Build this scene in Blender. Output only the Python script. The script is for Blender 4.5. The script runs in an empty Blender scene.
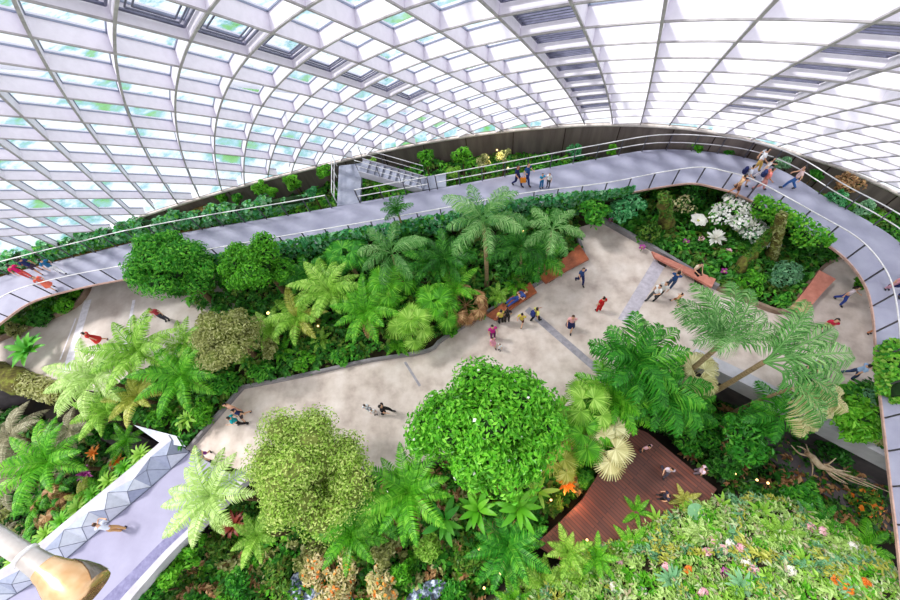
WORLD, SUN, EXPO = 1.05, 2.6, 0.45
import bpy, bmesh, math, random
import numpy as np
from mathutils import Vector, Matrix

# ---------------------------------------------------------------- camera frame
F = 400.0                       # 16 mm on a 36 mm sensor, 900 px wide
EYE = 22.0                      # eye height above the plaza
M = np.array([[0.99227788, 0.0, -0.12403473],
              [0.05837065, -0.88234707, 0.46696522],
              [-0.10944168, -0.47059924, -0.87553348]])   # camera axes (right, down, forward) in the world
C = bpy.context.scene.collection
rng = np.random.default_rng(7)
random.seed(7)
PI = math.pi

def ray(px, py):
    return M @ np.array([px - 450.0, py - 300.0, F])

def at(px, py, z=0.0):
    """where the sight line of a measured point meets the level z"""
    d = ray(px, py)
    t = (z - EYE) / d[2]
    return np.array([d[0] * t, d[1] * t, z])

def ats(pts, z=0.0):
    return np.array([at(x, y, z) for x, y in pts])

def catmull(P, n):
    P = np.asarray(P, float)
    Q = np.vstack([2 * P[0] - P[1], P, 2 * P[-1] - P[-2]])
    seg = len(P) - 1
    out = []
    for k in range(n):
        u = k / (n - 1) * seg
        i = min(int(u), seg - 1); t = u - i
        p0, p1, p2, p3 = Q[i], Q[i + 1], Q[i + 2], Q[i + 3]
        out.append(0.5 * (2 * p1 + (p2 - p0) * t + (2 * p0 - 5 * p1 + 4 * p2 - p3) * t * t + (3 * p1 - p0 - 3 * p2 + p3) * t ** 3))
    return np.array(out)

def resample(P, step):
    P = np.asarray(P, float)
    d = np.r_[0, np.cumsum(np.linalg.norm(np.diff(P, axis=0), axis=1))]
    n = max(2, int(round(d[-1] / step)) + 1)
    s = np.linspace(0, d[-1], n)
    return np.stack([np.interp(s, d, P[:, k]) for k in range(P.shape[1])], 1)

# ---------------------------------------------------------------- mesh builder
class MB:
    """collects polygons; build() links them as ONE mesh object"""
    def __init__(self):
        self.V = []; self.n = 0; self.LV = []; self.LS = []; self.MI = []; self.SM = []
    def add(self, V, F_, mi=0, smooth=False):
        V = np.asarray(V, float).reshape(-1, 3)
        if isinstance(F_, np.ndarray) and F_.ndim == 2:
            self.LV.append((F_ + self.n).ravel()); k = len(F_)
            self.LS.append(np.full(k, F_.shape[1]))
        else:
            k = len(F_)
            self.LV.append(np.concatenate([np.asarray(f) for f in F_]) + self.n)
            self.LS.append(np.array([len(f) for f in F_]))
        self.MI.append(np.full(k, mi)); self.SM.append(np.full(k, smooth))
        self.V.append(V); self.n += len(V)
        return self
    def box(self, c, s, rz=0.0, mi=0):
        sx, sy, sz = np.array(s) / 2.0
        v = np.array([[x, y, z] for x in (-sx, sx) for y in (-sy, sy) for z in (-sz, sz)])
        ca, sa = math.cos(rz), math.sin(rz)
        v = v @ np.array([[ca, sa, 0], [-sa, ca, 0], [0, 0, 1]]) + np.array(c)
        self.add(v, np.array([[0, 1, 3, 2], [4, 6, 7, 5], [0, 4, 5, 1], [2, 3, 7, 6], [0, 2, 6, 4], [1, 5, 7, 3]]), mi)
        return self
    def tube(self, P, r, n=6, mi=0, smooth=True, cap=True):
        P = np.asarray(P, float); m = len(P)
        r = np.broadcast_to(np.asarray(r, float), (m,))
        T = np.gradient(P, axis=0); T /= np.linalg.norm(T, axis=1)[:, None] + 1e-9
        up = np.array([0, 0, 1.0]) if abs(T[0][2]) < 0.9 else np.array([1.0, 0, 0])
        rings = []
        for k in range(m):
            a = np.cross(T[k], up); na = np.linalg.norm(a)
            if na < 1e-6: a = np.array([1.0, 0, 0]); na = 1
            a = a / na; b = np.cross(a, T[k]); up = b
            th = np.arange(n) * 2 * PI / n
            rings.append(P[k] + r[k] * (np.cos(th)[:, None] * a + np.sin(th)[:, None] * b))
        V = np.concatenate(rings)
        k = np.arange(m - 1)[:, None]; j = np.arange(n)[None, :]; j2 = (j + 1) % n
        Q = np.stack([(k * n + j), (k * n + j2), ((k + 1) * n + j2), ((k + 1) * n + j)], -1).reshape(-1, 4)
        self.add(V, Q, mi, smooth)
        if cap:
            self.add(rings[0], [list(range(n))[::-1]], mi); self.add(rings[-1], [list(range(n))], mi)
        return self
    def prism(self, poly, z0, z1, mi=0, mi_side=None):
        poly = np.asarray(poly, float)[:, :2]
        ar = np.sum(poly[:, 0] * np.roll(poly[:, 1], -1) - np.roll(poly[:, 0], -1) * poly[:, 1])
        if ar < 0: poly = poly[::-1]
        n = len(poly)
        top = np.c_[poly, np.full(n, z1)]; bot = np.c_[poly, np.full(n, z0)]
        self.add(top, [list(range(n))], mi)
        self.add(bot, [list(range(n))[::-1]], mi if mi_side is None else mi_side)
        V = np.concatenate([bot, top]); i = np.arange(n); j = (i + 1) % n
        self.add(V, np.stack([i, j, n + j, n + i], 1), mi if mi_side is None else mi_side)
        return self
    def strip(self, A, B, mi=0, smooth=False):
        A = np.asarray(A, float); B = np.asarray(B, float); n = len(A)
        i = np.arange(n - 1)
        self.add(np.concatenate([A, B]), np.stack([i, i + 1, n + i + 1, n + i], 1), mi, smooth)
        return self
    def mesh(self, name, mats):
        me = bpy.data.meshes.new(name)
        V = np.concatenate(self.V); LV = np.concatenate(self.LV).astype(np.int32); LS = np.concatenate(self.LS).astype(np.int32)
        me.vertices.add(len(V)); me.vertices.foreach_set('co', V.astype(np.float32).ravel())
        me.loops.add(len(LV)); me.loops.foreach_set('vertex_index', LV)
        me.polygons.add(len(LS))
        me.polygons.foreach_set('loop_start', np.r_[0, np.cumsum(LS)[:-1]].astype(np.int32))
        for m in (mats if isinstance(mats, (list, tuple)) else [mats]):
            me.materials.append(m)
        me.polygons.foreach_set('material_index', np.concatenate(self.MI).astype(np.int32))
        me.polygons.foreach_set('use_smooth', np.concatenate(self.SM).astype(bool))
        me.update(calc_edges=True); me.validate()
        return me
    def build(self, name, mats, parent=None, **kw):
        return put(name, self.mesh(name, mats), parent, **kw)

def put(name, me, parent=None, loc=None, rot=None, scale=None):
    o = bpy.data.objects.new(name, me); C.objects.link(o)
    if parent is not None: o.parent = parent
    if loc is not None: o.location = Vector([float(v) for v in loc])
    if rot is not None: o.rotation_euler = rot
    if scale is not None: o.scale = (scale,) * 3 if isinstance(scale, (int, float)) else scale
    return o

def tag(o, label=None, cat=None, group=None, kind=None):
    if label: o['label'] = label
    if cat: o['category'] = cat
    if group: o['group'] = group
    if kind: o['kind'] = kind
    return o

def empty(name, loc=(0, 0, 0), rz=0.0):
    o = bpy.data.objects.new(name, None); C.objects.link(o)
    o.empty_display_size = 0.2
    o.location = Vector([float(v) for v in loc]); o.rotation_euler = (0, 0, rz)
    return o

def struct(o):
    o['kind'] = 'structure'; return o

# ---------------------------------------------------------------- materials
def s2l(c):
    return tuple(((v / 12.92) if v <= 0.04045 else ((v + 0.055) / 1.055) ** 2.4) for v in c) + (1.0,)

def nodes(name):
    m = bpy.data.materials.new(name); m.use_nodes = True
    nt = m.node_tree; nt.nodes.clear()
    out = nt.nodes.new('ShaderNodeOutputMaterial')
    def N(t, **k):
        n = nt.nodes.new(t)
        for a, b in k.items(): setattr(n, a, b)
        return n
    return m, nt, out, N, nt.links.new

def ramp(N, stops):
    r = N('ShaderNodeValToRGB'); e = r.color_ramp.elements
    while len(e) < len(stops): e.new(0.5)
    for k, (p, c) in enumerate(stops):
        e[k].position = p; e[k].color = s2l(c)
    return r

def noise_mat(name, stops, scale=3.0, detail=6.0, rough=0.7, metallic=0.0, bump=0.0, stretch=(1, 1, 1), spec=0.4):
    m, nt, out, N, L = nodes(name)
    g = N('ShaderNodeNewGeometry'); mp = N('ShaderNodeMapping'); mp.inputs['Scale'].default_value = stretch
    L(g.outputs['Position'], mp.inputs['Vector'])
    nz = N('ShaderNodeTexNoise'); nz.inputs['Scale'].default_value = scale; nz.inputs['Detail'].default_value = detail
    nz.inputs['Roughness'].default_value = 0.6
    L(mp.outputs[0], nz.inputs['Vector'])
    r = ramp(N, stops); L(nz.outputs['Fac'], r.inputs[0])
    b = N('ShaderNodeBsdfPrincipled'); L(r.outputs[0], b.inputs['Base Color'])
    b.inputs['Roughness'].default_value = rough; b.inputs['Metallic'].default_value = metallic
    b.inputs['Specular IOR Level'].default_value = spec
    if bump:
        bp = N('ShaderNodeBump'); bp.inputs['Strength'].default_value = bump; bp.inputs['Distance'].default_value = 0.05
        L(nz.outputs['Fac'], bp.inputs['Height']); L(bp.outputs[0], b.inputs['Normal'])
    L(b.outputs[0], out.inputs[0])
    return m

def flat(name, c, rough=0.6, metallic=0.0, spec=0.4, var=0.06):
    c = np.array(c, float)
    return noise_mat(name, [(0.3, tuple(np.clip(c - var, 0, 1))), (0.7, tuple(np.clip(c + var, 0, 1)))], 4.0, 3.0, rough, metallic, spec=spec)

def leaf_mat(name, cols, trans=0.35, rough=0.45, spec=0.35, objvar=0.35):
    """leaves: every leaf its own shade (random per island) plus a shift per plant"""
    m, nt, out, N, L = nodes(name)
    g = N('ShaderNodeNewGeometry'); oi = N('ShaderNodeObjectInfo')
    mx = N('ShaderNodeMath', operation='MULTIPLY_ADD')
    L(oi.outputs['Random'], mx.inputs[0]); mx.inputs[1].default_value = objvar; mx.inputs[2].default_value = -objvar / 2
    ad = N('ShaderNodeMath', operation='ADD'); ad.use_clamp = True
    sc_ = N('ShaderNodeMath', operation='MULTIPLY_ADD'); L(g.outputs['Random Per Island'], sc_.inputs[0]); sc_.inputs[1].default_value = .75; sc_.inputs[2].default_value = .13
    L(sc_.outputs[0], ad.inputs[0]); L(mx.outputs[0], ad.inputs[1])
    cols = [tuple(min(1.0, v ** .93) for v in c) for c in cols]
    r = ramp(N, [(k / max(1, len(cols) - 1), c) for k, c in enumerate(cols)])
    L(ad.outputs[0], r.inputs[0])
    b = N('ShaderNodeBsdfPrincipled'); L(r.outputs[0], b.inputs['Base Color'])
    b.inputs['Roughness'].default_value = rough; b.inputs['Specular IOR Level'].default_value = spec
    t = N('ShaderNodeBsdfTranslucent'); L(r.outputs[0], t.inputs['Color'])
    ms = N('ShaderNodeMixShader'); ms.inputs[0].default_value = trans
    L(b.outputs[0], ms.inputs[1]); L(t.outputs[0], ms.inputs[2]); L(ms.outputs[0], out.inputs[0])
    return m

def emit_mat(name, c, s):
    m, nt, out, N, L = nodes(name)
    e = N('ShaderNodeEmission'); e.inputs[0].default_value = s2l(c); e.inputs[1].default_value = s
    L(e.outputs[0], out.inputs[0]); return m

MAT = {}
MAT['paving'] = noise_mat('paving', [(0.28, (.66, .59, .56)), (0.5, (.80, .74, .71)), (0.72, (.88, .83, .81))], 0.9, 10, 0.75, bump=0.05)
MAT['paving_left'] = noise_mat('paving_left', [(0.3, (.66, .60, .57)), (0.7, (.85, .81, .79))], 0.6, 10, 0.75)
MAT['joint'] = flat('joint', (.60, .58, .62), 0.8)
MAT['mauve_joint'] = flat('mauve_joint', (.72, .69, .74), 0.8)
MAT['pale_joint'] = flat('pale_joint', (.86, .84, .88), 0.8)
MAT['kerb'] = noise_mat('kerb', [(0.3, (.42, .41, .43)), (0.7, (.60, .58, .60))], 1.5, 8, 0.8)
MAT['kerb_brown'] = noise_mat('kerb_brown', [(0.3, (.42, .33, .28)), (0.7, (.62, .53, .46))], 1.5, 8, 0.8)
MAT['lavender_deck'] = noise_mat('lavender_deck', [(0.3, (.55, .55, .64)), (0.7, (.63, .63, .71))], 0.8, 8, 0.6)
MAT['bridge_deck'] = noise_mat('bridge_deck', [(0.3, (.53, .52, .63)), (0.7, (.61, .60, .71))], 0.5, 8, 0.6, stretch=(1, 1, 1))
MAT['grey_deck'] = noise_mat('grey_deck', [(0.3, (.48, .50, .58)), (0.7, (.62, .63, .70))], 1.2, 6, 0.6)
MAT['copper'] = flat('copper', (.76, .62, .58), 0.5)
MAT['rail_white'] = flat('rail_white', (.88, .87, .88), 0.35, 0.2)
MAT['rail_dark'] = flat('rail_dark', (.36, .35, .38), 0.4, 0.5)
MAT['wall_dark'] = noise_mat('wall_dark', [(0.3, (.36, .32, .31)), (0.7, (.52, .47, .45))], 0.7, 6, 0.8, stretch=(2.5, 2.5, 0.3))
MAT['wall_cap'] = flat('wall_cap', (.80, .76, .74), 0.6)
MAT['fin'] = flat('fin', (.89, .87, .915), 0.5, var=.02)
MAT['glass_frame'] = flat('glass_frame', (.52, .55, .64), 0.4, 0.2, var=.02)
MAT['fin_edge'] = flat('fin_edge', (.66, .64, .65), 0.5, 0.2)
MAT['louvre'] = flat('louvre', (.36, .36, .46), 0.4, 0.3)
MAT['soil'] = noise_mat('soil', [(0.3, (.10, .08, .05)), (0.6, (.20, .17, .09)), (0.8, (.30, .26, .14))], 1.6, 10, 0.95)
MAT['soil_dark'] = noise_mat('soil_dark', [(0.35, (.05, .045, .03)), (0.6, (.13, .10, .05)), (0.8, (.30, .20, .12))], 1.1, 10, 0.95)
MAT['litter'] = noise_mat('litter', [(0.3, (.22, .16, .08)), (0.5, (.48, .40, .20)), (0.75, (.74, .62, .38))], 5, 10, 0.95)
MAT['timber_red'] = noise_mat('timber_red', [(0.3, (.50, .25, .15)), (0.7, (.72, .40, .26))], 3, 8, 0.45, stretch=(1, 1, 1))
MAT['timber_pink'] = noise_mat('timber_pink', [(0.3, (.72, .42, .36)), (0.7, (.84, .56, .49))], 3, 8, 0.5)
MAT['timber_dark'] = flat('timber_dark', (.22, .16, .14), 0.8)
MAT['bark'] = noise_mat('bark', [(0.3, (.25, .18, .12)), (0.7, (.52, .42, .30))], 6, 8, 0.9, bump=0.4, stretch=(1, 1, 3))
MAT['palm_bark'] = noise_mat('palm_bark', [(0.3, (.42, .34, .24)), (0.7, (.70, .60, .46))], 5, 6, 0.9, bump=0.3, stretch=(1, 1, 5))
MAT['moss'] = noise_mat('moss', [(0.3, (.20, .17, .08)), (0.5, (.36, .34, .14)), (0.75, (.52, .58, .22))], 3, 10, 0.95, bump=0.5)
MAT['driftwood'] = noise_mat('driftwood', [(0.3, (.55, .42, .30)), (0.7, (.85, .78, .68))], 3, 6, 0.8)
MAT['concrete_white'] = noise_mat('concrete_white', [(0.3, (.66, .65, .69)), (0.7, (.78, .77, .81))], 1.2, 8, 0.7)
MAT['slab_dark'] = noise_mat('slab_dark', [(0.3, (.22, .20, .22)), (0.7, (.38, .35, .37))], 1.0, 8, 0.8)
MAT['facet'] = flat('facet', (.80, .82, .88), 0.25, 0.1, 0.6, var=.03)
MAT['facet_mid'] = flat('facet_mid', (.70, .73, .81), 0.25, 0.1, 0.6, var=.03)
MAT['facet_dark'] = flat('facet_dark', (.60, .63, .73), 0.25, 0.1, 0.6, var=.03)
MAT['seam'] = flat('seam', (.38, .40, .48), 0.5)
MAT['gold'] = noise_mat('gold', [(0.3, (.80, .58, .36)), (0.7, (.98, .86, .70))], 2.0, 3, 0.25, 0.7)
MAT['pole_metal'] = noise_mat('pole_metal', [(0.3, (.70, .66, .64)), (0.7, (.90, .88, .87))], 2.0, 3, 0.3, 0.6)
MAT['lens'] = flat('lens', (.42, .38, .34), 0.1, 0.2, 0.8)
MAT['lamp'] = emit_mat('lamp', (1.0, .80, .50), 3.0)
MAT['lamp_white'] = emit_mat('lamp_white', (1.0, .97, .90), 3.0)
MAT['water'] = noise_mat('water', [(0.40, (.10, .13, .16)), (0.52, (.36, .42, .52)), (0.62, (.80, .84, .92))], 3.4, 6, 0.1, bump=0.3)
def deck_mat():
    m, nt, out, N, L = nodes('deck_planks')
    g = N('ShaderNodeNewGeometry'); mp = N('ShaderNodeMapping'); mp.inputs['Rotation'].default_value = (0, 0, 0.75)
    L(g.outputs['Position'], mp.inputs['Vector'])
    br = N('ShaderNodeTexBrick'); br.inputs['Scale'].default_value = 1.0
    br.inputs['Brick Width'].default_value = 2.4; br.inputs['Row Height'].default_value = 0.16; br.inputs['Mortar Size'].default_value = 0.014
    br.inputs['Color1'].default_value = s2l((.46, .24, .18)); br.inputs['Color2'].default_value = s2l((.36, .19, .16)); br.inputs['Mortar'].default_value = s2l((.20, .10, .08))
    L(mp.outputs[0], br.inputs['Vector'])
    b = N('ShaderNodeBsdfPrincipled'); b.inputs['Roughness'].default_value = 0.5
    L(br.outputs['Color'], b.inputs['Base Color']); L(b.outputs[0], out.inputs[0]); return m
MAT['deck'] = deck_mat()
def glass_mat():
    m, nt, out, N, L = nodes('roof_glass')
    t = N('ShaderNodeBsdfTransparent'); t.inputs[0].default_value = (.93, .97, .98, 1)
    gl = N('ShaderNodeBsdfGlossy'); gl.inputs['Roughness'].default_value = 0.05; gl.inputs[0].default_value = (.9, .95, 1, 1)
    fr = N('ShaderNodeFresnel'); fr.inputs[0].default_value = 1.45
    ms = N('ShaderNodeMixShader'); L(fr.outputs[0], ms.inputs[0]); L(t.outputs[0], ms.inputs[1]); L(gl.outputs[0], ms.inputs[2])
    L(ms.outputs[0], out.inputs[0]); return m
MAT['glass'] = glass_mat()
def outside_mat():
    m, nt, out, N, L = nodes('outside_ground')
    g = N('ShaderNodeNewGeometry')
    n1 = N('ShaderNodeTexNoise'); n1.inputs['Scale'].default_value = 0.16; n1.inputs['Detail'].default_value = 8; n1.inputs['Roughness'].default_value = .65
    L(g.outputs['Position'], n1.inputs['Vector'])
    r1 = ramp(N, [(0.28, (.30, .52, .16)), (0.38, (.40, .62, .36)), (0.44, (.48, .64, .68)), (0.49, (.74, .78, .82)), (0.60, (.80, .80, .82)), (0.67, (.54, .68, .74)), (0.75, (.42, .60, .44))])
    L(n1.outputs['Fac'], r1.inputs[0])
    b = N('ShaderNodeBsdfDiffuse'); L(r1.outputs[0], b.inputs[0]); L(b.outputs[0], out.inputs[0]); return m
MAT['outside'] = outside_mat()

LEAF = dict(
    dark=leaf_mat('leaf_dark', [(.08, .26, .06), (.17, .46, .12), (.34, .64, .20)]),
    emerald=leaf_mat('leaf_emerald', [(.10, .38, .08), (.22, .58, .14), (.48, .80, .24)]),
    bright=leaf_mat('leaf_bright', [(.18, .46, .06), (.34, .68, .12), (.56, .84, .24)]),
    lime=leaf_mat('leaf_lime', [(.34, .56, .12), (.54, .76, .24), (.74, .90, .42)]),
    pale=leaf_mat('leaf_pale', [(.52, .66, .30), (.70, .84, .46), (.86, .95, .66)]),
    olive=leaf_mat('leaf_olive', [(.40, .45, .18), (.62, .64, .36), (.82, .82, .60)]),
    yellow=leaf_mat('leaf_yellow', [(.56, .60, .18), (.74, .76, .32), (.88, .88, .52)]),
    teal=leaf_mat('leaf_teal', [(.12, .42, .22), (.28, .66, .38), (.60, .88, .64)]),
    palmleaf=leaf_mat('leaf_palm', [(.16, .40, .14), (.36, .62, .28), (.70, .86, .56)]),
    bluegreen=leaf_mat('leaf_bluegreen', [(.26, .48, .34), (.46, .70, .50), (.70, .86, .68)]),
    grey=leaf_mat('leaf_grey', [(.44, .42, .34), (.62, .60, .48), (.78, .76, .64)]),
    dry=leaf_mat('leaf_dry', [(.42, .26, .14), (.64, .46, .30), (.80, .66, .46)], 0.2),
    straw=leaf_mat('leaf_straw', [(.66, .62, .40), (.82, .80, .58), (.92, .90, .72)], 0.3),
    white=leaf_mat('petal_white', [(.86, .85, .78), (.96, .95, .92), (1, 1, 1)], 0.3),
    pink=leaf_mat('petal_pink', [(.86, .56, .66), (.96, .74, .80), (1, .90, .92)], 0.3),
    orange=leaf_mat('petal_orange', [(.78, .30, .08), (.92, .50, .14), (.98, .68, .30)], 0.3),
    purple=leaf_mat('petal_purple', [(.46, .10, .40), (.68, .22, .60), (.84, .46, .78)], 0.3),
    red=leaf_mat('petal_red', [(.30, .10, .08), (.46, .16, .12), (.62, .30, .22)], 0.3),
    mixed=leaf_mat('leaf_mixed', [(.08, .20, .06), (.16, .38, .08), (.30, .52, .14), (.44, .58, .20), (.34, .26, .12)]),
    slope=leaf_mat('leaf_slope', [(.20, .38, .14), (.44, .62, .30), (.60, .76, .42), (.82, .88, .70), (.74, .64, .54), (.44, .66, .50)]),
)
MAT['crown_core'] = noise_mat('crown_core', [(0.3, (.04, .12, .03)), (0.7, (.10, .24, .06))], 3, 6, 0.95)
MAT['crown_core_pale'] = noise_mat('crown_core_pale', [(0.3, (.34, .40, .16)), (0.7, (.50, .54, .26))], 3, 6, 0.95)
# ================================================================ camera, light, sky
cam_d = bpy.data.cameras.new('camera'); cam_d.lens = 16.0; cam_d.sensor_width = 36.0; cam_d.clip_start = 0.05; cam_d.clip_end = 500
cam = bpy.data.objects.new('camera', cam_d); C.objects.link(cam)
R3 = np.stack([M[:, 0], -M[:, 1], -M[:, 2]], 1)
mw = Matrix.Identity(4)
for r_ in range(3):
    for c_ in range(3): mw[r_][c_] = float(R3[r_, c_])
mw[2][3] = EYE
cam.matrix_world = mw
bpy.context.scene.camera = cam

w = bpy.data.worlds.new('sky'); bpy.context.scene.world = w; w.use_nodes = True
bg = w.node_tree.nodes['Background']; bg.inputs[0].default_value = (0.97, 0.98, 1.0, 1); bg.inputs[1].default_value = WORLD
sun_d = bpy.data.lights.new('sun', 'SUN'); sun_d.energy = SUN; sun_d.angle = math.radians(9); sun_d.color = (1, .96, .90)
sun = bpy.data.objects.new('sun', sun_d); C.objects.link(sun)
sun.rotation_euler = Vector((0.65, -0.15, -1.0)).to_track_quat('-Z', 'Y').to_euler()
vs = bpy.context.scene.view_settings; vs.view_transform = 'Standard'; vs.look = 'None'; vs.exposure = EXPO; vs.gamma = 1.0
bpy.context.scene.cycles.max_bounces = 8; bpy.context.scene.cycles.transparent_max_bounces = 12
bpy.context.scene.cycles.diffuse_bounces = 4

# ================================================================ glass dome
# a shallow shell fitted to the roof's crossing ribs; ribs run along two families of parallel upright planes
SC = 1.2125
E_C = np.array([-57.468, -94.692, -95.737]) * SC + [0, 0, EYE]; E_S = np.array([66.809, 167.419, 130.942]) * SC; E_PHI = 2.553
A_L, O_L, D_L, Q_L = 1.004, -0.459 * SC, 0.937 * SC, 0.012 * SC
A_C, O_C, D_C, Q_C = 2.745, 1.738 * SC, -1.357 * SC, 0.013 * SC
NL = np.array([math.cos(A_L), math.sin(A_L)]); NC = np.array([math.cos(A_C), math.sin(A_C)])
INV = np.linalg.inv(np.stack([NL, NC]))
def shell_z(x, y):
    c, s = math.cos(E_PHI), math.sin(E_PHI)
    X, Y = np.asarray(x) - E_C[0], np.asarray(y) - E_C[1]
    q = 1 - ((c * X + s * Y) / E_S[0]) ** 2 - ((-s * X + c * Y) / E_S[1]) ** 2
    return np.where(q > 0, E_C[2] + E_S[2] * np.sqrt(np.maximum(q, 0)), -99.0)
def shell_n(P):
    c, s = math.cos(E_PHI), math.sin(E_PHI)
    X, Y, Z = P[:, 0] - E_C[0], P[:, 1] - E_C[1], P[:, 2] - E_C[2]
    a, b = (c * X + s * Y) / E_S[0] ** 2, (-s * X + c * Y) / E_S[1] ** 2
    n = np.stack([c * a - s * b, s * a + c * b, Z / E_S[2] ** 2], 1)
    return n / np.linalg.norm(n, axis=1)[:, None]
def uL(i): return O_L + D_L * i + Q_L * i * i
def uC(i): return O_C + D_C * i + Q_C * i * i
def plan(ul, uc):
    ul, uc = np.broadcast_arrays(np.asarray(ul, float), np.asarray(uc, float))
    return (INV @ np.stack([ul.ravel(), uc.ravel()])).T
def shell_ray(px, py):
    d = ray(px, py); o = np.array([0, 0, EYE]) - E_C
    c, s = math.cos(E_PHI), math.sin(E_PHI); R = np.array([[c, s, 0], [-s, c, 0], [0, 0, 1]])
    o2 = R @ o / E_S; d2 = R @ d / E_S
    A, B, Cc = d2 @ d2, d2 @ o2, o2 @ o2 - 1
    t = (-B + math.sqrt(max(B * B - A * Cc, 0))) / A
    return np.array([0, 0, EYE]) + t * d
FOOT = np.array([shell_ray(*p) for p in [(150, 214), (240, 187), (330, 164), (390, 150), (450, 139), (520, 130), (600, 125), (680, 128), (740, 138), (800, 155), (850, 172), (900, 195), (935, 213)]])
lf = []
for k in range(1, 8):               # carry the foot line on along the shell, slowly sinking behind the hedge
    x_, z_ = FOOT[0][0] - 1.5 * k, FOOT[0][2] - .28 * k
    ys = np.linspace(0, 40, 4001); zs = shell_z(np.full(4001, x_), ys); q_ = np.where(zs > z_)[0]
    lf.append([x_, ys[q_[-1]] if len(q_) else FOOT[0][1] - .8 * k, z_])
FOOT = np.vstack([np.array(lf[::-1]), FOOT, FOOT[-1] + 4.0 * (FOOT[-1] - FOOT[-2]) * [1, 1, 0]])
FOOT = catmull(FOOT, 90)
foot_x = FOOT[:, 0]
def inside(P):      # on the room's side of the foot line and not above the built part
    yb = np.interp(P[:, 0], foot_x, FOOT[:, 1])
    return (P[:, 1] < yb + 0.02) & (P[:, 2] < 21.4) & (P[:, 2] > -1)
DEPTH = 0.47
ceiling = empty('ceiling'); struct(ceiling)
gb = MB()
ii = np.arange(-9, 23.01, 0.25); jj = np.arange(-16, 12.01, 0.25)
UL, UC = np.meshgrid(uL(ii), uC(jj), indexing='ij')
XY = plan(UL, UC); Z = shell_z(XY[:, 0], XY[:, 1]); P3 = np.c_[XY, Z]
ok = inside(P3)
PG = P3 + shell_n(P3) * DEPTH
nI, nJ = len(ii), len(jj); idx = np.arange(nI * nJ).reshape(nI, nJ)
Q = np.stack([idx[:-1, :-1], idx[1:, :-1], idx[1:, 1:], idx[:-1, 1:]], -1).reshape(-1, 4)
Q = Q[ok[Q].all(1)]
gb.add(PG, Q, 0, True)
o = struct(gb.build('glass_shell', MAT['glass'], ceiling)); o['label'] = 'clear curved glazing'
def rib(name, ul, uc, wid):
    XY = plan(ul, uc); P = np.c_[XY, shell_z(XY[:, 0], XY[:, 1])]
    k = inside(P)
    if k.sum() < 4: return
    i0 = np.argmax(k); i1 = len(k) - np.argmax(k[::-1])
    P = P[i0:i1]
    n = shell_n(P); T = np.gradient(P, axis=0); T /= np.linalg.norm(T, axis=1)[:, None]
    S = np.cross(T, n)
    b = MB(); h = wid / 2; O = P + n * (DEPTH + 0.06)
    b.strip(P + S * h, O + S * h, 0); b.strip(O - S * h, P - S * h, 0); b.strip(O + S * h, O - S * h, 0)
    e = wid * 0.55; q = n * 0.035
    q2 = S * (h + .03); G0 = P + n * (DEPTH - .04); G1 = P + n * DEPTH
    b.strip(G0 - q2, G0 + q2, 2); b.strip(G0 + q2, G1 + q2, 2); b.strip(G1 - q2, G0 - q2, 2)
    b.strip(P - S * e, P + S * e, 1); b.strip(P + S * e + q, P - S * e + q, 1)
    b.strip(P + S * e, P + S * e + q, 1); b.strip(P - S * e + q, P - S * e, 1)
    struct(b.build(name, [MAT['fin'], MAT['fin_edge'], MAT['glass_frame']], ceiling))
tt = np.linspace(-16, 12, 170)
for i in range(-8, 23): rib('roof_rib', np.full(170, uL(i)), uC(tt), 0.06)
tt = np.linspace(-9, 23, 190)
for j in range(-15, 12): rib('roof_rib', uL(tt), np.full(190, uC(j)), 0.06)
# opening vents: dark framed louvres in single cells of the roof
def shell_pt(i, j, off=0.0):
    P = plan(uL(i), uC(j)); P = np.c_[P, shell_z(P[:, 0], P[:, 1])]
    return (P + shell_n(P) * off)[0]
vents = [(i + .5, -.5) for i in range(6, 15)] + [(i + .5, 3.5) for i in range(8, 15)] + [(i + .5, -4.5) for i in range(2, 10)]
nw = 0
for ci, cj in vents:
    c4 = [shell_pt(ci + a, cj + b, DEPTH * .55) for a, b in ((-.44, -.44), (.44, -.44), (.44, .44), (-.44, .44))]
    if not inside(np.array(c4)).all(): continue
    nw += 1
    root = empty('window_%d' % nw); struct(root)
    fb = MB()
    for k in range(4): fb.tube([c4[k], c4[(k + 1) % 4]], 0.035, 4, smooth=False)
    struct(fb.build('vent_frame', MAT['louvre'], root))
    lb = MB()
    nn = np.cross(c4[1] - c4[0], c4[3] - c4[0]); nn /= np.linalg.norm(nn)
    if cj < -2:
        cen = sum(c4) / 4
        for m_ in (.80, .62):
            r4 = [cen + (c - cen) * m_ for c in c4]
            for k in range(4): lb.tube([r4[k], r4[(k + 1) % 4]], 0.022, 4, smooth=False)
    else:
        for k in range(1, 8):
            a = k / 8
            p, q = c4[0] + (c4[1] - c4[0]) * a, c4[3] + (c4[2] - c4[3]) * a
            lb.tube([p, q], 0.03, 4, smooth=False)
    struct(lb.build('vent_louvre', MAT['louvre'], root))
# white arches standing outside the glass
for k, (j0, off) in enumerate([(-9.2, 1.6), (-3.3, 1.7), (1.6, 1.8), (6.5, 1.7)]):
    t_ = np.linspace(-9, 15, 60); XYa = plan(uL(t_), uC(j0 + t_ * 0.22)); Pa = np.c_[XYa, shell_z(XYa[:, 0], XYa[:, 1])]
    kk = (Pa[:, 2] > 0) & (Pa[:, 2] < 21.4)
    Pa = Pa[kk] + shell_n(Pa[kk]) * off
    if len(Pa) > 4:
        ob = MB(); ob.tube(Pa, 0.16, 8); struct(ob.build('outer_arch', MAT['fin'], ceiling))

# ================================================================ ground, slabs
EARTH = -3.4
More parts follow.
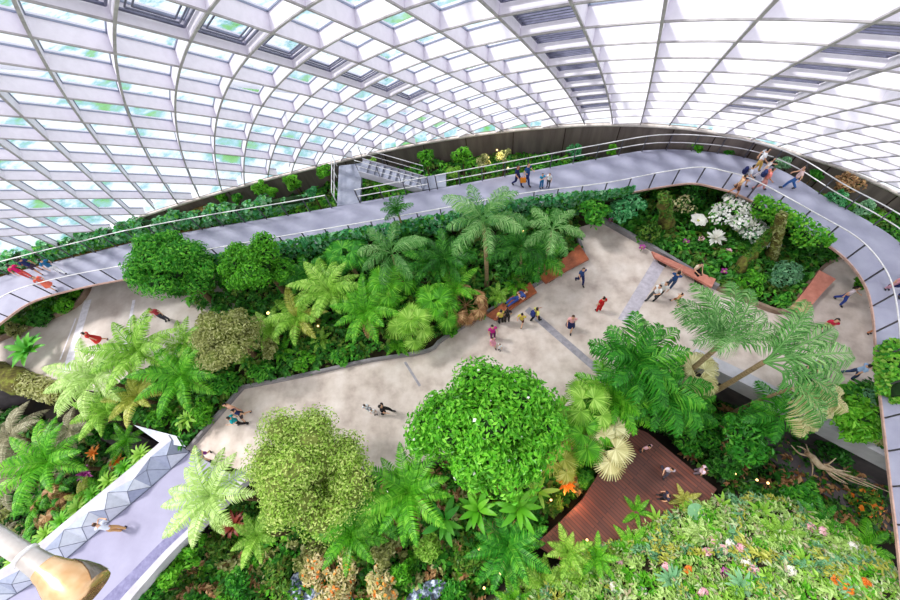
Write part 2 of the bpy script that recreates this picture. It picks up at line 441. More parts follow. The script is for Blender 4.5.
# lower garden floor inside the house
g2 = MB(); g2.prism([(-44, -14), (40, -14), (40, 22), (-44, 22)], EARTH - .4, EARTH)
struct(g2.build('ground_lower', MAT['soil_dark']))
outer = [tuple(p[:2]) for p in FOOT]
go = MB()
far = [(p[0] * 5, 16 + (p[1]) * 5) for p in outer]
A_ = np.array([[p[0], p[1] + .3, 0] for p in outer]); B_ = np.array([[p[0], p[1], 0] for p in far])
go.strip(A_, B_)
struct(go.build('ground_outside', MAT['outside']))
# upper garden slab: holds the plaza and the planted beds
EDGE = [(-200, 455), (0, 378), (60, 396), (120, 422), (155, 432), (190, 452), (245, 482), (400, 470), (560, 408), (640, 384), (700, 362), (773, 398), (815, 420), (887, 457), (1000, 512)]
low = ats(EDGE)[:, :2]
up = MB(); up.prism(list(map(tuple, low)) + [(40, low[-1][1]), (40, 34), (-50, 34), (-50, low[0][1])], EARTH, -0.04, 0, 1)
struct(up.build('ground_upper', [MAT['soil'], MAT['slab_dark']]))
PLAZA = [(190, 452), (244, 389), (300, 378), (367, 363), (427, 353), (443, 341), (487, 314), (537, 286), (583, 256), (577, 228), (600, 221), (655, 252), (716, 289), (770, 309), (783, 313), (800, 292), (822, 268), (845, 256), (872, 262), (960, 300), (975, 505), (887, 457), (815, 420), (773, 398), (700, 362), (640, 384), (560, 408), (400, 470), (245, 482)]
pz = MB(); pz.prism(ats(PLAZA), -0.045, 0.0); struct(pz.build('floor_plaza', MAT['paving']))
LPLAZA = [(-120, 395), (-40, 358), (0, 342), (45, 323), (75, 309), (87, 297), (92, 284), (60, 262), (60, 258), (235, 244), (235, 320), (190, 352), (140, 372), (100, 392), (60, 386), (0, 368), (-120, 410)]
pz = MB(); pz.prism(ats(LPLAZA), -0.045, 0.0); struct(pz.build('floor_plaza_side', MAT['paving_left']))
def ribbon(pts, wdt, z0, z1, name, mat, step=0.4, closed=False):
    P = resample(catmull(ats(pts), 12 * len(pts)), step) if len(pts) > 2 else resample(ats(pts), step)
    T = np.gradient(P, axis=0); T /= np.linalg.norm(T, axis=1)[:, None]
    S = np.stack([-T[:, 1], T[:, 0], 0 * T[:, 0]], 1) * wdt / 2
    b = MB(); z = np.array([0, 0, 1.0])
    a0, a1, b0, b1 = P + S + z * z0, P + S + z * z1, P - S + z * z0, P - S + z * z1
    b.strip(a1, b1); b.strip(a0, a1); b.strip(b1, b0)
    b.add(np.array([a0[0], a1[0], b1[0], b0[0]]), [[0, 1, 2, 3]]); b.add(np.array([a0[-1], a1[-1], b1[-1], b0[-1]]), [[3, 2, 1, 0]])
    return struct(b.build(name, mat))
ribbon([(190, 450), (216, 420), (244, 388)], .16, -.04, .30, 'trim_1', MAT['kerb'])
ribbon([(244, 388), (300, 377), (367, 362), (427, 352), (443, 340), (487, 313), (537, 285), (583, 255)], .16, -.04, .30, 'trim_2', MAT['kerb'])
ribbon([(583, 255), (578, 240), (577, 228)], .18, -.04, .30, 'trim_3', MAT['kerb'])
ribbon([(600, 221), (655, 252), (716, 289)], .20, -.04, .40, 'trim_4', MAT['kerb'])
ribbon([(716, 289), (752, 304), (783, 313), (800, 292), (822, 268), (845, 256), (868, 259)], .18, -.04, .34, 'trim_5', MAT['kerb_brown'])
ribbon([(-60, 366), (0, 341), (45, 322), (75, 308), (87, 296), (92, 284)], .16, -.04, .36, 'trim_6', MAT['kerb_brown'])
# pale and grey drain strips laid in the paving
for k, (pts, wd, mt) in enumerate([([(527, 309), (600, 372)], .42, 'joint'), ([(405, 362), (420, 386)], .14, 'joint'), ([(660, 262), (624, 322)], .75, 'mauve_joint'),
                                   ([(88, 300), (66, 372)], .55, 'pale_joint'), ([(134, 300), (124, 352)], .22, 'pale_joint'), ([(76, 318), (60, 360)], .10, 'pale_joint')]):
    ribbon(pts, wd, -.02, .006, 'trim_%d' % (7 + k), MAT[mt])
# bridge to the plaza
BR_L = [(190, 452), (150, 488), (100, 530), (50, 572), (0, 604), (-60, 640)]
BR_R = [(250, 474), (214, 510), (176, 546), (150, 574), (124, 604), (90, 650)]
PL, PR = catmull(ats(BR_L), 40), catmull(ats(BR_R), 40)
br = MB(); br.prism(np.vstack([PL, PR[::-1]]), -0.45, 0.0, 0, 1); struct(br.build('floor_bridge', [MAT['bridge_deck'], MAT['concrete_white']]))
def between(f): return PL * (1 - f) + PR * f
for nm, f0, f1, mt in (('trim_20', .80, .965, 'shade_lav'), ('trim_21', .965, 1.05, 'concrete_white')):
    MAT.setdefault('shade_lav', flat('shade_lav', (.46, .45, .60), .7))  # dark lavender strip beside the kerb: shadow on the deck painted as colour
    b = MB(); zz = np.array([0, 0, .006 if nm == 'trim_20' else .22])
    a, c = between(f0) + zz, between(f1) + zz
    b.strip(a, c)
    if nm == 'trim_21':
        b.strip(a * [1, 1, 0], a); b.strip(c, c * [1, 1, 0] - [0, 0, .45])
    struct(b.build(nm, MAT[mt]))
# white boundary parapet where the plaza drops to the lower garden
ribbon([(690, 357), (730, 376), (773, 398), (815, 420), (887, 457), (940, 484)], .66, -.6, .55, 'wall_parapet', MAT['concrete_white'])
# timber deck of the lower garden
DK = -1.5
DECK = [(535, 545), (560, 522), (582, 500), (600, 472), (622, 440), (634, 427), (648, 433), (682, 461), (717, 489), (706, 504), (684, 522), (640, 532), (590, 548), (560, 560)]
dk = MB(); dk.prism(ats(DECK, DK), DK - .25, DK); struct(dk.build('floor_deck', MAT['deck']))
# dark path slabs of the lower garden
for nm, pts, z in (('floor_path', [(112, 424), (150, 440), (140, 455), (120, 450), (95, 435)], -2.2), ('floor_path_dark', [(735, 415), (790, 420), (890, 490), (895, 535), (800, 480), (765, 455)], -2.9)):
    b = MB(); b.prism(ats(pts, z), EARTH, z); struct(b.build(nm, MAT['slab_dark']))
for k, pts in enumerate([[(405, 600), (415, 588), (432, 580), (446, 583), (440, 596), (425, 606)], [(530, 543), (545, 536), (560, 538), (556, 545), (540, 548)], [(300, 600), (312, 588), (345, 592), (350, 604)], [(284, 590), (296, 572), (304, 580), (298, 600)]]):
    pc_ = catmull(ats(pts + pts[:1], -2.6), 40)[:-1]; b = MB(); b.prism(pc_, EARTH, -2.6); struct(b.build('water_pool' if k == 0 else 'water', MAT['water']))

# ================================================================ wall behind the walkway
for k in range(0, len(FOOT) - 1, 4):
    tp = FOOT[k:k + 5]; bt = tp * [1, 1, 0] + [0, 0, -.6]; wb = MB()
    wb.strip(bt, tp); wb.strip(tp + [0, .25, 0], bt + [0, .25, 0]); wb.strip(tp, tp + [0, .25, 0])
    struct(wb.build('wall_back', MAT['wall_dark']))
for k in range(2, 88, 3):           # upright panel joints
    b = MB(); p = FOOT[k]; b.box((p[0], p[1] - .02, p[2] / 2), (.05, .05, p[2]))
    struct(b.build('trim_panel_joint', MAT['timber_dark'], None))
cb = MB(); cb.tube(FOOT + [0, -.02, .02], 0.10, 6); struct(cb.build('trim_30', MAT['wall_cap']))

# ================================================================ elevated walkway
WZ = 2.6
PAIR = [((-60, 372), (-60, 300)), ((0, 323), (0, 277)), ((33, 301), (50, 263)), ((83, 287), (95, 252)), ((130, 278), (140, 241)), ((215, 262), (215, 227)), ((300, 247), (300, 213)),
        ((383, 233), (378, 199)), ((450, 221), (440, 188)), ((520, 208), (515, 174)), ((600, 198), (595, 159)), ((653, 188), (650, 150)), ((690, 183), (700, 151)), ((715, 187), (747, 158)),
        ((745, 197), (787, 173)), ((803, 230), (830, 200)), ((840, 253), (870, 222)), ((863, 280), (900, 243)), ((873, 310), (940, 285)), ((878, 367), (960, 360)), ((885, 430), (968, 430)),
        ((892, 490), (975, 490)), ((897, 530), (982, 530)), ((905, 600), (990, 600)), ((915, 660), (1000, 660))]
WI = catmull(ats([p[0] for p in PAIR], WZ), 200); WO = catmull(ats([p[1] for p in PAIR], WZ), 200)
walk = MB(); dn = np.array([0, 0, -.15])
walk.strip(WI, WO); walk.strip(WO + dn, WI + dn); walk.strip(WI + dn, WI, 1); walk.strip(WO, WO + dn, 2)
struct(walk.build('floor_walkway', [MAT['lavender_deck'], MAT['copper'], MAT['rail_dark']]))
cb = MB(); cb.tube(WI + [0, 0, -.02], .035, 6); struct(cb.build('trim_31', MAT['copper']))
def railing(name, E, label, heights, step, i0=0, i1=None, toprad=.032):
    E = E[i0:i1]
    root = empty(name, E[0]); tag(root, label, 'railing')
    loc = E[0]
    for k, h in enumerate(heights):
        b = MB(); b.tube(E - loc + [0, 0, h], toprad, 6); b.build('handrail' if k == 0 else 'mid_rail', MAT['rail_white'], root)
    S = resample(E, step)
    for p in S:
        b = MB(); b.box(p - loc + [0, 0, heights[0] / 2 - .1], (.06, .06, heights[0] + .2)); b.build('post', MAT['rail_dark'], root)
    return root
inner_dir = (WO - WI); inner_dir /= np.linalg.norm(inner_dir, axis=1)[:, None]
railing('walkway_railing', WI + inner_dir * .06, 'inner railing of the raised walkway with white handrail, on the plaza side', [1.2], 1.4)
Nn = len(WO)
def wo_index(px, py):
    p = at(px, py, WZ); return int(np.argmin(np.linalg.norm(WO - p, axis=1)))
i_a, i_b, i_c = wo_index(337, 205), wo_index(360, 202), wo_index(440, 188)
railing('walkway_railing', WO - inner_dir * .06, 'outer railing of the raised walkway behind the trailing ivy hedge', [1.2], 1.5, 0, i_a)
railing('walkway_railing', WO - inner_dir * .06, 'low railing of the raised walkway beside the staircase', [1.2, .6], 1.4, i_b, i_c)
railing('walkway_railing', WO - inner_dir * .06, 'outer two-rail railing of the raised walkway facing the dark wall', [1.2, .6], 1.5, i_c, None, .03)
# raised planter between walkway and wall
PLZ = 0.6
k0 = wo_index(215, 227); xk = WO[k0][0]
outl = [tuple(p[:2]) for p in (WO[k0:wo_index(960, 360)])]
wl = [(p[0], p[1] - .15) for p in FOOT[::-1] if p[0] > xk - .6]
sb_ = MB(); sb_.prism([tuple(p[:2]) for p in WO[:k0 + 1]] + [(p[0], p[1] - .05) for p in FOOT[::-1] if p[0] <= xk - .4 and p[0] > WO[0][0]], WZ - .40, WZ - .16, 0, 1); struct(sb_.build('ground_hedge_shelf', [MAT['litter'], MAT['wall_dark']]))
pb = MB(); pb.prism(outl + wl, -0.03, PLZ, 0, 1); struct(pb.build('ground_planter', [MAT['soil'], MAT['wall_dark']]))
# side landing and stairs
ld = MB(); ld.prism(ats([(337, 206), (360, 203), (362, 163), (339, 166)], WZ), WZ - .25, WZ + .01); struct(ld.build('floor_landing', MAT['grey_deck']))
s0, s1 = at(424, 184, WZ), at(361, 166, WZ + 1.5)
w_dir = np.array([s1[0] - s0[0], s1[1] - s0[1], 0]); run = np.linalg.norm(w_dir); w_dir /= run; n_dir = np.array([-w_dir[1], w_dir[0], 0])
st = empty('staircase', s0); tag(st, 'pale staircase climbing from the raised walkway to the grey landing by the wall', 'staircase')
nst = 9
for k in range(nst):
    c = w_dir * (run * (k + .5) / nst) + [0, 0, 1.5 * (k + .5) / nst]
    b = MB(); b.box(c, (run / nst * 1.15, 1.1, .06), math.atan2(w_dir[1], w_dir[0])); b.build('tread', MAT['grey_deck'], st)
for sgn in (-1, 1):
    b = MB(); o_ = n_dir * .56 * sgn
    a = np.array([o_ + [0, 0, -.35], w_dir * run + o_ + [0, 0, 1.15]]); c = a + [0, 0, .50]
    b.strip(a, c); b.strip(c + n_dir * .05, a + n_dir * .05); b.strip(c, c + n_dir * .05)
    b.build('stringer', MAT['concrete_white'], st)
    h = MB(); h.tube(np.array([o_ + [0, 0, 1.05], w_dir * run + o_ + [0, 0, 2.5]]), .025, 6); h.build('handrail', MAT['rail_white'], st)
    h = MB(); h.tube(np.array([o_ + [0, 0, .6], w_dir * run + o_ + [0, 0, 2.05]]), .018, 6); h.build('mid_rail', MAT['rail_white'], st)
    for k in range(4):
        q = w_dir * run * k / 3 + o_ + [0, 0, 1.5 * k / 3]
        h = MB(); h.tube([q, q + [0, 0, 1.05]], .022, 6); h.build('post', MAT['rail_dark'], st)
sl = MB(); sl.prism(ats([(420, 178), (446, 173), (446, 187), (421, 190)], WZ), WZ - .25, WZ + .02); struct(sl.build('floor_stair_landing', MAT['grey_deck']))
for nm, pts in (('landing_gate_post', [(331, 190), (337, 163)]),):
    pass
lr = empty('landing_railing', at(334, 190, WZ)); tag(lr, 'white railing along the ivy side of the grey landing', 'railing')
Pl = np.array([at(337, 203, WZ), at(337, 166, WZ)]) - at(334, 190, WZ)
for h in (1.0, .55): b = MB(); b.tube(Pl + [0, 0, h], .03, 6); b.build('rail', MAT['rail_white'], lr)
for p in resample(Pl, 1.0): b = MB(); b.tube([p, p + [0, 0, 1.02]], .03, 6); b.build('post', MAT['rail_white'], lr)
# ================================================================ plant kit
def frond_mesh(name, mat, L=2.2, n=30, wid=.45, e0=.9, e1=-.7, pw=None, tip=.15, drop=.35, sweep=.5, seed=0, fat=.25, stem_mat=None, jit=.05, prof='fern'):
    """a feather leaf growing along +x: arching midrib with two ranks of leaflets"""
    r = np.random.default_rng(seed)
    ts = np.linspace(0, 1, 17); ang = e0 + (e1 - e0) * ts ** .9
    ds = L / 16
    X = np.r_[0, np.cumsum(np.cos(ang[:-1]) * ds)]; Z = np.r_[0, np.cumsum(np.sin(ang[:-1]) * ds)]
    b = MB(); b.tube(np.c_[X, 0 * X, Z], np.linspace(.035, .008, 17) * L / 2.2, 4, 1, cap=False)
    t = np.linspace(.10 if prof == 'fern' else .16, .985, n)
    if prof == 'fern': w = wid * np.clip(np.sin(np.clip((t - .02) / .98, 0, 1) ** .62 * PI) ** .7, .05, 1)
    else: w = wid * np.clip(.45 + .75 * np.sin(t ** .8 * PI), .2, 1.2) * np.where(t > .9, .75, 1)
    if pw is None: pw = L * .88 / n
    cx, cz, ca = np.interp(t, ts, X), np.interp(t, ts, Z), np.interp(t, ts, ang)
    V = []; Q = []; base = 0
    for s in (-1, 1):
        for k in range(n):
            T = np.array([math.cos(ca[k]), 0, math.sin(ca[k])]); U = np.array([-math.sin(ca[k]), 0, math.cos(ca[k])])
            wk = w[k] * (1 + r.uniform(-jit, jit)); sw = sweep + r.uniform(-jit, jit) * 2
            D = np.array([0, s, 0]) * math.cos(sw) + T * math.sin(sw)
            lift = r.uniform(.05, .22)
            p0 = np.array([cx[k], 0, cz[k]])
            m = p0 + D * wk * .5 + U * wk * lift * .5
            e = p0 + D * wk * .96 + U * wk * (lift * .5 - drop) - np.array([0, 0, drop * .3 * wk])
            h = T * pw * .5
            q = [p0 - h * fat * 2, p0 + h * fat * 2, m + h * 1.05, e + h * tip, e - h * tip, m - h * 1.05]
            V += q; Q += [[base, base + 1, base + 2, base + 5], [base + 5, base + 2, base + 3, base + 4]]; base += 6
    b.add(np.array(V), np.array(Q), 0)
    return b.mesh(name, [mat, stem_mat or mat])

def fan_mesh(name, mat, R=.85, n=34, span=5.0, stalk=1.25, e=.9, seed=0, droop=.35, stem_mat=None):
    """a fan palm leaf: stalk along +x then a pleated disc of split segments"""
    r = np.random.default_rng(seed)
    b = MB(); P = np.array([[0, 0, 0], [math.cos(e) * stalk * .55, 0, math.sin(e) * stalk * .6], [math.cos(e) * stalk * 1.05, 0, math.sin(e) * stalk * .92]])
    b.tube(P, [.028, .02, .016], 4, 1, cap=False)
    c = P[-1]; V = []; Q = []; base = 0; tilt = e - 1.0
    ax = np.array([math.cos(tilt), 0, math.sin(tilt)]); up = np.array([-math.sin(tilt), 0, math.cos(tilt)]); sd = np.array([0, 1.0, 0])
    a = np.linspace(-span / 2, span / 2, n + 1)
    for k in range(n):
        am = (a[k] + a[k + 1]) / 2; da = (a[1] - a[0])
        Rk = R * (1 - .28 * abs(am / (span / 2)) ** 2) * (1 + r.uniform(-.05, .05))
        d = lambda q: ax * math.cos(q) + sd * math.sin(q)
        f = .62
        z1 = up * (.10 * R * (.5 - .4 * abs(math.sin(am)))); dz = droop * Rk
        q = [c, c + d(am - da * .5) * Rk * f + z1 * .7, c + d(am) * Rk * f + z1 * 1.5, c + d(am + da * .5) * Rk * f + z1 * .7,
             c + d(am - da * .12) * Rk - up * dz * r.uniform(.5, 1.1), c + d(am + da * .12) * Rk - up * dz * r.uniform(.5, 1.1)]
        V += q; Q += [[base, base + 1, base + 2, base + 2], [base, base + 2, base + 3, base + 3], [base + 1, base + 4, base + 5, base + 2], [base + 2, base + 5, base + 5, base + 3]]; base += 6
    Q2 = [list(dict.fromkeys(q)) for q in Q]
    b.add(np.array(V), Q2, 0)
    return b.mesh(name, [mat, stem_mat or mat])

def blade_mesh(name, mat, L=1.6, W=.28, e0=1.1, e1=-.4, seed=0, fold=.25, stalk=.2, wav=.0):
    """a long undivided leaf (banana, ginger, heliconia)"""
    ts = np.linspace(0, 1, 13); ang = e0 + (e1 - e0) * ts
    ds = L / 12; X = np.r_[0, np.cumsum(np.cos(ang[:-1]) * ds)]; Z = np.r_[0, np.cumsum(np.sin(ang[:-1]) * ds)]
    u = np.clip((ts - stalk) / (1 - stalk), 0, 1); w = W * np.sin(u ** .8 * PI) ** .75 + .012
    U = np.stack([-np.sin(ang), 0 * ang, np.cos(ang)], 1)
    P = np.c_[X, 0 * X, Z]; wv = wav * np.sin(np.arange(13) * 2.1)[:, None] * U
    A = P + np.array([0, 1.0, 0]) * w[:, None] + U * (w * fold)[:, None] + wv; B = P - np.array([0, 1.0, 0]) * w[:, None] + U * (w * fold)[:, None] - wv
    b = MB(); n = 13; i = np.arange(n - 1)
    b.add(np.concatenate([A, P, B]), np.concatenate([np.stack([i, i + 1, n + i + 1, n + i], 1), np.stack([n + i, n + i + 1, 2 * n + i + 1, 2 * n + i], 1)]), 0, True)
    return b.mesh(name, mat)

def leaf_cloud(b, P, Nrm, size, r, mi=0, asp=.5, jit=.7):
    """folded diamond leaves at P facing roughly Nrm"""
    n = len(P)
    N_ = Nrm + r.normal(0, jit, (n, 3)) * .6 + np.array([0, 0, .35]); N_ /= np.linalg.norm(N_, axis=1)[:, None]
    D = r.normal(0, 1, (n, 3)); D -= (D * N_).sum(1)[:, None] * N_; D /= np.linalg.norm(D, axis=1)[:, None]
    S = np.cross(N_, D); s = (size * r.uniform(.65, 1.35, n))[:, None]
    V = np.stack([P - D * s * .5, P + S * s * asp * .5 + N_ * s * .1, P + D * s * .6 - N_ * s * .12, P - S * s * asp * .5 + N_ * s * .1], 1).reshape(-1, 3)
    i = np.arange(n)[:, None] * 4
    b.add(V, np.concatenate([i + np.array([[0, 1, 2]]), i + np.array([[0, 2, 3]])]), mi)

def sph(r, n):
    v = r.normal(0, 1, (n, 3)); return v / np.linalg.norm(v, axis=1)[:, None]

def core_blob(b, c, rad, mi, r, n=10):
    bm = bmesh.new(); bmesh.ops.create_icosphere(bm, subdivisions=2, radius=1)
    V = np.array([v.co[:] for v in bm.verts]); Fc = np.array([[v.index for v in f.verts] for f in bm.faces]); bm.free()
    V = V * (1 + r.uniform(-.12, .12, (len(V), 1)))
    b.add(V * rad + c, Fc, mi, False)

def crown_mesh(name, mat, core, rad, nblob, nleaf, size, seed, flat_=.8, asp=.5, spread=.86, extra=None):
    """crown around the origin: leafy clumps over dark cores"""
    r = np.random.default_rng(seed); b = MB()
    rad = np.array(rad, float)
    cs = sph(r, nblob) * r.uniform(.45, 1.08, (nblob, 1)) ** .6 * spread
    cs[:, 2] = np.where(cs[:, 2] < -.3, cs[:, 2] * .6, cs[:, 2])
    cs = np.vstack([cs, [[0, 0, .5], [.35, .2, .4], [-.35, -.15, .4], [.05, -.5, .15], [0, -.1, -.2]]]); nblob = len(cs)
    br = r.uniform(.17, .40, nblob); br[-5:] = .36
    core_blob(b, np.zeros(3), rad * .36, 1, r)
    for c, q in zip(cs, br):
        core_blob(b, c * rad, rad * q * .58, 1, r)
        k = int(nleaf / nblob)
        d = sph(r, k); d[:, 2] = np.abs(d[:, 2]) * np.where(r.uniform(size=k) < .66, 1, -1)
        P = (c + d * q * r.uniform(.6, 1.18, (k, 1))) * rad
        leaf_cloud(b, P, d, size, r, 0, asp)
        if extra is not None:
            em, ek, es = extra
            kk = max(1, int(ek / nblob)); d = sph(r, kk); d[:, 2] = np.abs(d[:, 2])
            leaf_cloud(b, (c + d * q * 1.1) * rad, d, es, r, 2, .9)
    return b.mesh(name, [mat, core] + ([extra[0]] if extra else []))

PROTO = {}
def proto(key, fn):
    if key not in PROTO: PROTO[key] = fn()
    return PROTO[key]
FK = {   # feather leaves: colour, then shape
    'fern_pale': lambda s: frond_mesh('fern_frond', LEAF['pale'], 2.0, 26, .42, .85, -.75, seed=s),
    'fern_lime': lambda s: frond_mesh('fern_frond', LEAF['lime'], 2.0, 26, .42, .85, -.65, seed=s),
    'fern_bright': lambda s: frond_mesh('fern_frond', LEAF['bright'], 2.0, 28, .40, .75, -.55, seed=s),
    'fern_yellow': lambda s: frond_mesh('fern_frond', LEAF['yellow'], 2.0, 26, .40, .85, -.8, seed=s),
    'fern_grey': lambda s: frond_mesh('fern_frond', LEAF['grey'], 2.0, 26, .40, .6, -.9, seed=s),
    'fern_dark': lambda s: frond_mesh('fern_frond', LEAF['emerald'], 2.0, 26, .40, .8, -.7, seed=s),
    'fern_dry': lambda s: frond_mesh('dry_frond', LEAF['dry'], 1.7, 20, .34, -.3, -1.45, seed=s),
    'palm_green': lambda s: frond_mesh('palm_frond', LEAF['emerald'], 2.6, 34, .62, .95, -.75, pw=.075, drop=.55, sweep=.65, seed=s, prof='palm', jit=.12),
    'palm_blue': lambda s: frond_mesh('palm_frond', LEAF['palmleaf'], 2.8, 56, .56, .85, -.75, pw=.045, drop=.45, sweep=.75, seed=s, prof='palm', jit=.14),
    'palm_dark': lambda s: frond_mesh('palm_frond', LEAF['dark'], 2.4, 32, .55, 1.0, -.5, pw=.07, drop=.4, sweep=.75, seed=s, prof='palm', jit=.12),
    'palm_bright': lambda s: frond_mesh('palm_frond', LEAF['bright'], 2.6, 34, .55, 1.0, -.6, pw=.08, drop=.5, sweep=.7, seed=s, prof='palm', jit=.1),
    'palm_straw': lambda s: frond_mesh('palm_frond', LEAF['straw'], 2.8, 36, .62, .7, -.8, pw=.08, drop=.6, sweep=.65, seed=s, prof='palm', jit=.14),
    'fan_bright': lambda s: fan_mesh('fan_leaf', LEAF['bright'], seed=s),
    'fan_lime': lambda s: fan_mesh('fan_leaf', LEAF['lime'], seed=s),
    'fan_yellow': lambda s: fan_mesh('fan_leaf', LEAF['yellow'], seed=s),
    'fan_pale': lambda s: fan_mesh('fan_leaf', LEAF['straw'], seed=s),
    'fan_dark': lambda s: fan_mesh('fan_leaf', LEAF['emerald'], seed=s),
    'fan_dry': lambda s: fan_mesh('dry_fan_leaf', LEAF['dry'], seed=s, droop=.6, e=.3),
    'blade_bright': lambda s: blade_mesh('long_leaf', LEAF['bright'], 1.5, .15, seed=s),
    'blade_dark': lambda s: blade_mesh('long_leaf', LEAF['emerald'], 1.4, .15, seed=s),
    'blade_lime': lambda s: blade_mesh('long_leaf', LEAF['lime'], 1.5, .14, seed=s),
    'blade_teal': lambda s: blade_mesh('long_leaf', LEAF['teal'], 1.1, .15, seed=s),
    'strap_bright': lambda s: blade_mesh('strap_leaf', LEAF['bright'], 1.0, .07, 1.2, -.9, seed=s, stalk=0),
    'strap_lime': lambda s: blade_mesh('strap_leaf', LEAF['lime'], 1.0, .08, 1.1, -.9, seed=s, stalk=0),
    'strap_dark': lambda s: blade_mesh('strap_leaf', LEAF['emerald'], 1.0, .07, 1.2, -.9, seed=s, stalk=0),
    'strap_purple': lambda s: blade_mesh('strap_leaf', LEAF['purple'], .7, .08, 1.0, -.4, seed=s, stalk=0),
    'strap_orange': lambda s: blade_mesh('strap_leaf', LEAF['orange'], .7, .08, 1.0, -.4, seed=s, stalk=0),
    'strap_red': lambda s: blade_mesh('strap_leaf', LEAF['red'], .8, .09, .9, -.6, seed=s, stalk=0),
    'strap_grey': lambda s: blade_mesh('strap_leaf', LEAF['bluegreen'], 1.0, .09, .9, -.6, seed=s, stalk=0),
}
def leaf_of(kind, v): return proto((kind, v), lambda: FK[kind](v + 11))

def rosette(name, label, cat, px, py, h, kind, n=13, size=1.0, ground=-.04, group=None, tilt=(-.15, .45), part='frond', trunk='bark', tr=.10, dry=0, dry_kind='fern_dry', lean=0, rnd=None, alt=None, zs=1.0, arc=None):
    """palms, tree ferns, ferns, bromeliads: a trunk and a crown of separate leaves; crown at height h above the plaza level"""
    r = np.random.default_rng(int(px * 13 + py * 7))
    c = at(px, py, h)
    root = empty(name, (c[0], c[1], ground)); tag(root, label, cat, group)
    H = h - ground
    if trunk and H > .25:
        b = MB(); k = 9; tt = np.linspace(0, 1, k); lx, ly = r.uniform(-.12, .12, 2)
        P = np.c_[np.sin(tt * PI) * lx, np.sin(tt * PI) * ly, tt * H]
        rr = tr * (1.25 - .45 * tt) * (1 + .06 * np.sin(tt * 40)); rr[0] *= 1.35
        b.tube(P, rr, 8); b.build('trunk', MAT[trunk], root)
    a0 = r.uniform(0, 6.28)
    for k in range(n):
        kd = alt if (alt and k % 3 == 1) else kind
        me = leaf_of(kd, int(r.integers(0, 3)))
        az = a0 + k * 2.399963 if arc is None else arc[0] + (arc[1] - arc[0]) * (k + .5) / n + r.uniform(-.1, .1)
        el = tilt[0] + (tilt[1] - tilt[0]) * (k / max(1, n - 1)) + r.uniform(-.08, .08)
        o = put(part, me, root, (0, 0, H), (r.uniform(-.15, .15), -el, az), size * r.uniform(.85, 1.12))
    for k in range(dry):
        me = leaf_of(dry_kind, k % 3)
        put('dry_' + part, me, root, (0, 0, H - .1), (0, 0, r.uniform(0, 6.28)), size * r.uniform(.8, 1.0))
    return root

def tree(name, label, cat, px, py, zc, rad, mat, core, nblob, nleaf, size, ground, group=None, asp=.5, extra=None, trunk_r=.16, bark='bark', spread=.86):
    c = at(px, py, zc); seed = int(px * 31 + py)
    root = empty(name, (c[0], c[1], ground)); tag(root, label, cat, group)
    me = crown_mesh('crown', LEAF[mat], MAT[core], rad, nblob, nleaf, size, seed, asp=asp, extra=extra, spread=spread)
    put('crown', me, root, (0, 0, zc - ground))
    r = np.random.default_rng(seed); b = MB(); H = zc - ground
    t5 = np.linspace(0, 1, 6); b.tube(np.c_[.1 * np.sin(t5 * 3), .1 * np.sin(t5 * 2), t5 * H], trunk_r * (1.3 - .6 * t5), 7)
    for k in range(5):
        d = sph(r, 1)[0]; d[2] = abs(d[2]) * .6 + .1; s = np.array([0, 0, H * .72])
        b.tube(np.array([s, s + d * np.array(rad) * .35 + [0, 0, .15], s + d * np.array(rad) * .75]), [trunk_r * .6, trunk_r * .4, trunk_r * .15], 5)
    b.build('trunk', MAT[bark], root)
    return root

def bush(name, label, px, py, zc, rad, mat, n=700, size=.22, group=None, core='crown_core', ground=None, asp=.5, extra=None, nblob=7, cat='shrub'):
    """a shrub that is one leafy mass with a short stem"""
    c = at(px, py, zc); seed = int(px * 17 + py * 3)
    if isinstance(rad, (int, float)): rad = (rad, rad, rad * .85)
    if ground is None: ground = zc - rad[2] * .95
    root = empty(name, (c[0], c[1], ground)); tag(root, label, cat, group)
    put('foliage', crown_mesh('foliage', LEAF[mat], MAT[core], rad, nblob, n, size, seed, asp=asp, extra=extra), root, (0, 0, zc - ground))
    b = MB(); b.tube(np.array([[0, 0, 0], [.03, .02, (zc - ground) * .5], [0, 0, zc - ground]]), [.06, .05, .03], 5); b.build('stem', MAT['bark'], root)
    return root

def poly_sample(poly, n, r):
    P = np.asarray(poly)[:, :2]; lo, hi = P.min(0), P.max(0); out = []
    while len(out) < n:
        q = r.uniform(lo, hi, (n * 3, 2)); x, y = q[:, 0], q[:, 1]; ins = np.zeros(len(q), bool); j = len(P) - 1
        for i in range(len(P)):
            xi, yi, xj, yj = P[i, 0], P[i, 1], P[j, 0], P[j, 1]
            with np.errstate(divide='ignore', invalid='ignore'):
                cnd = ((yi > y) != (yj > y)) & (x < (xj - xi) * (y - yi) / (yj - yi + 1e-12) + xi)
            ins ^= cnd; j = i
        out += list(q[ins])
    return np.array(out[:n])

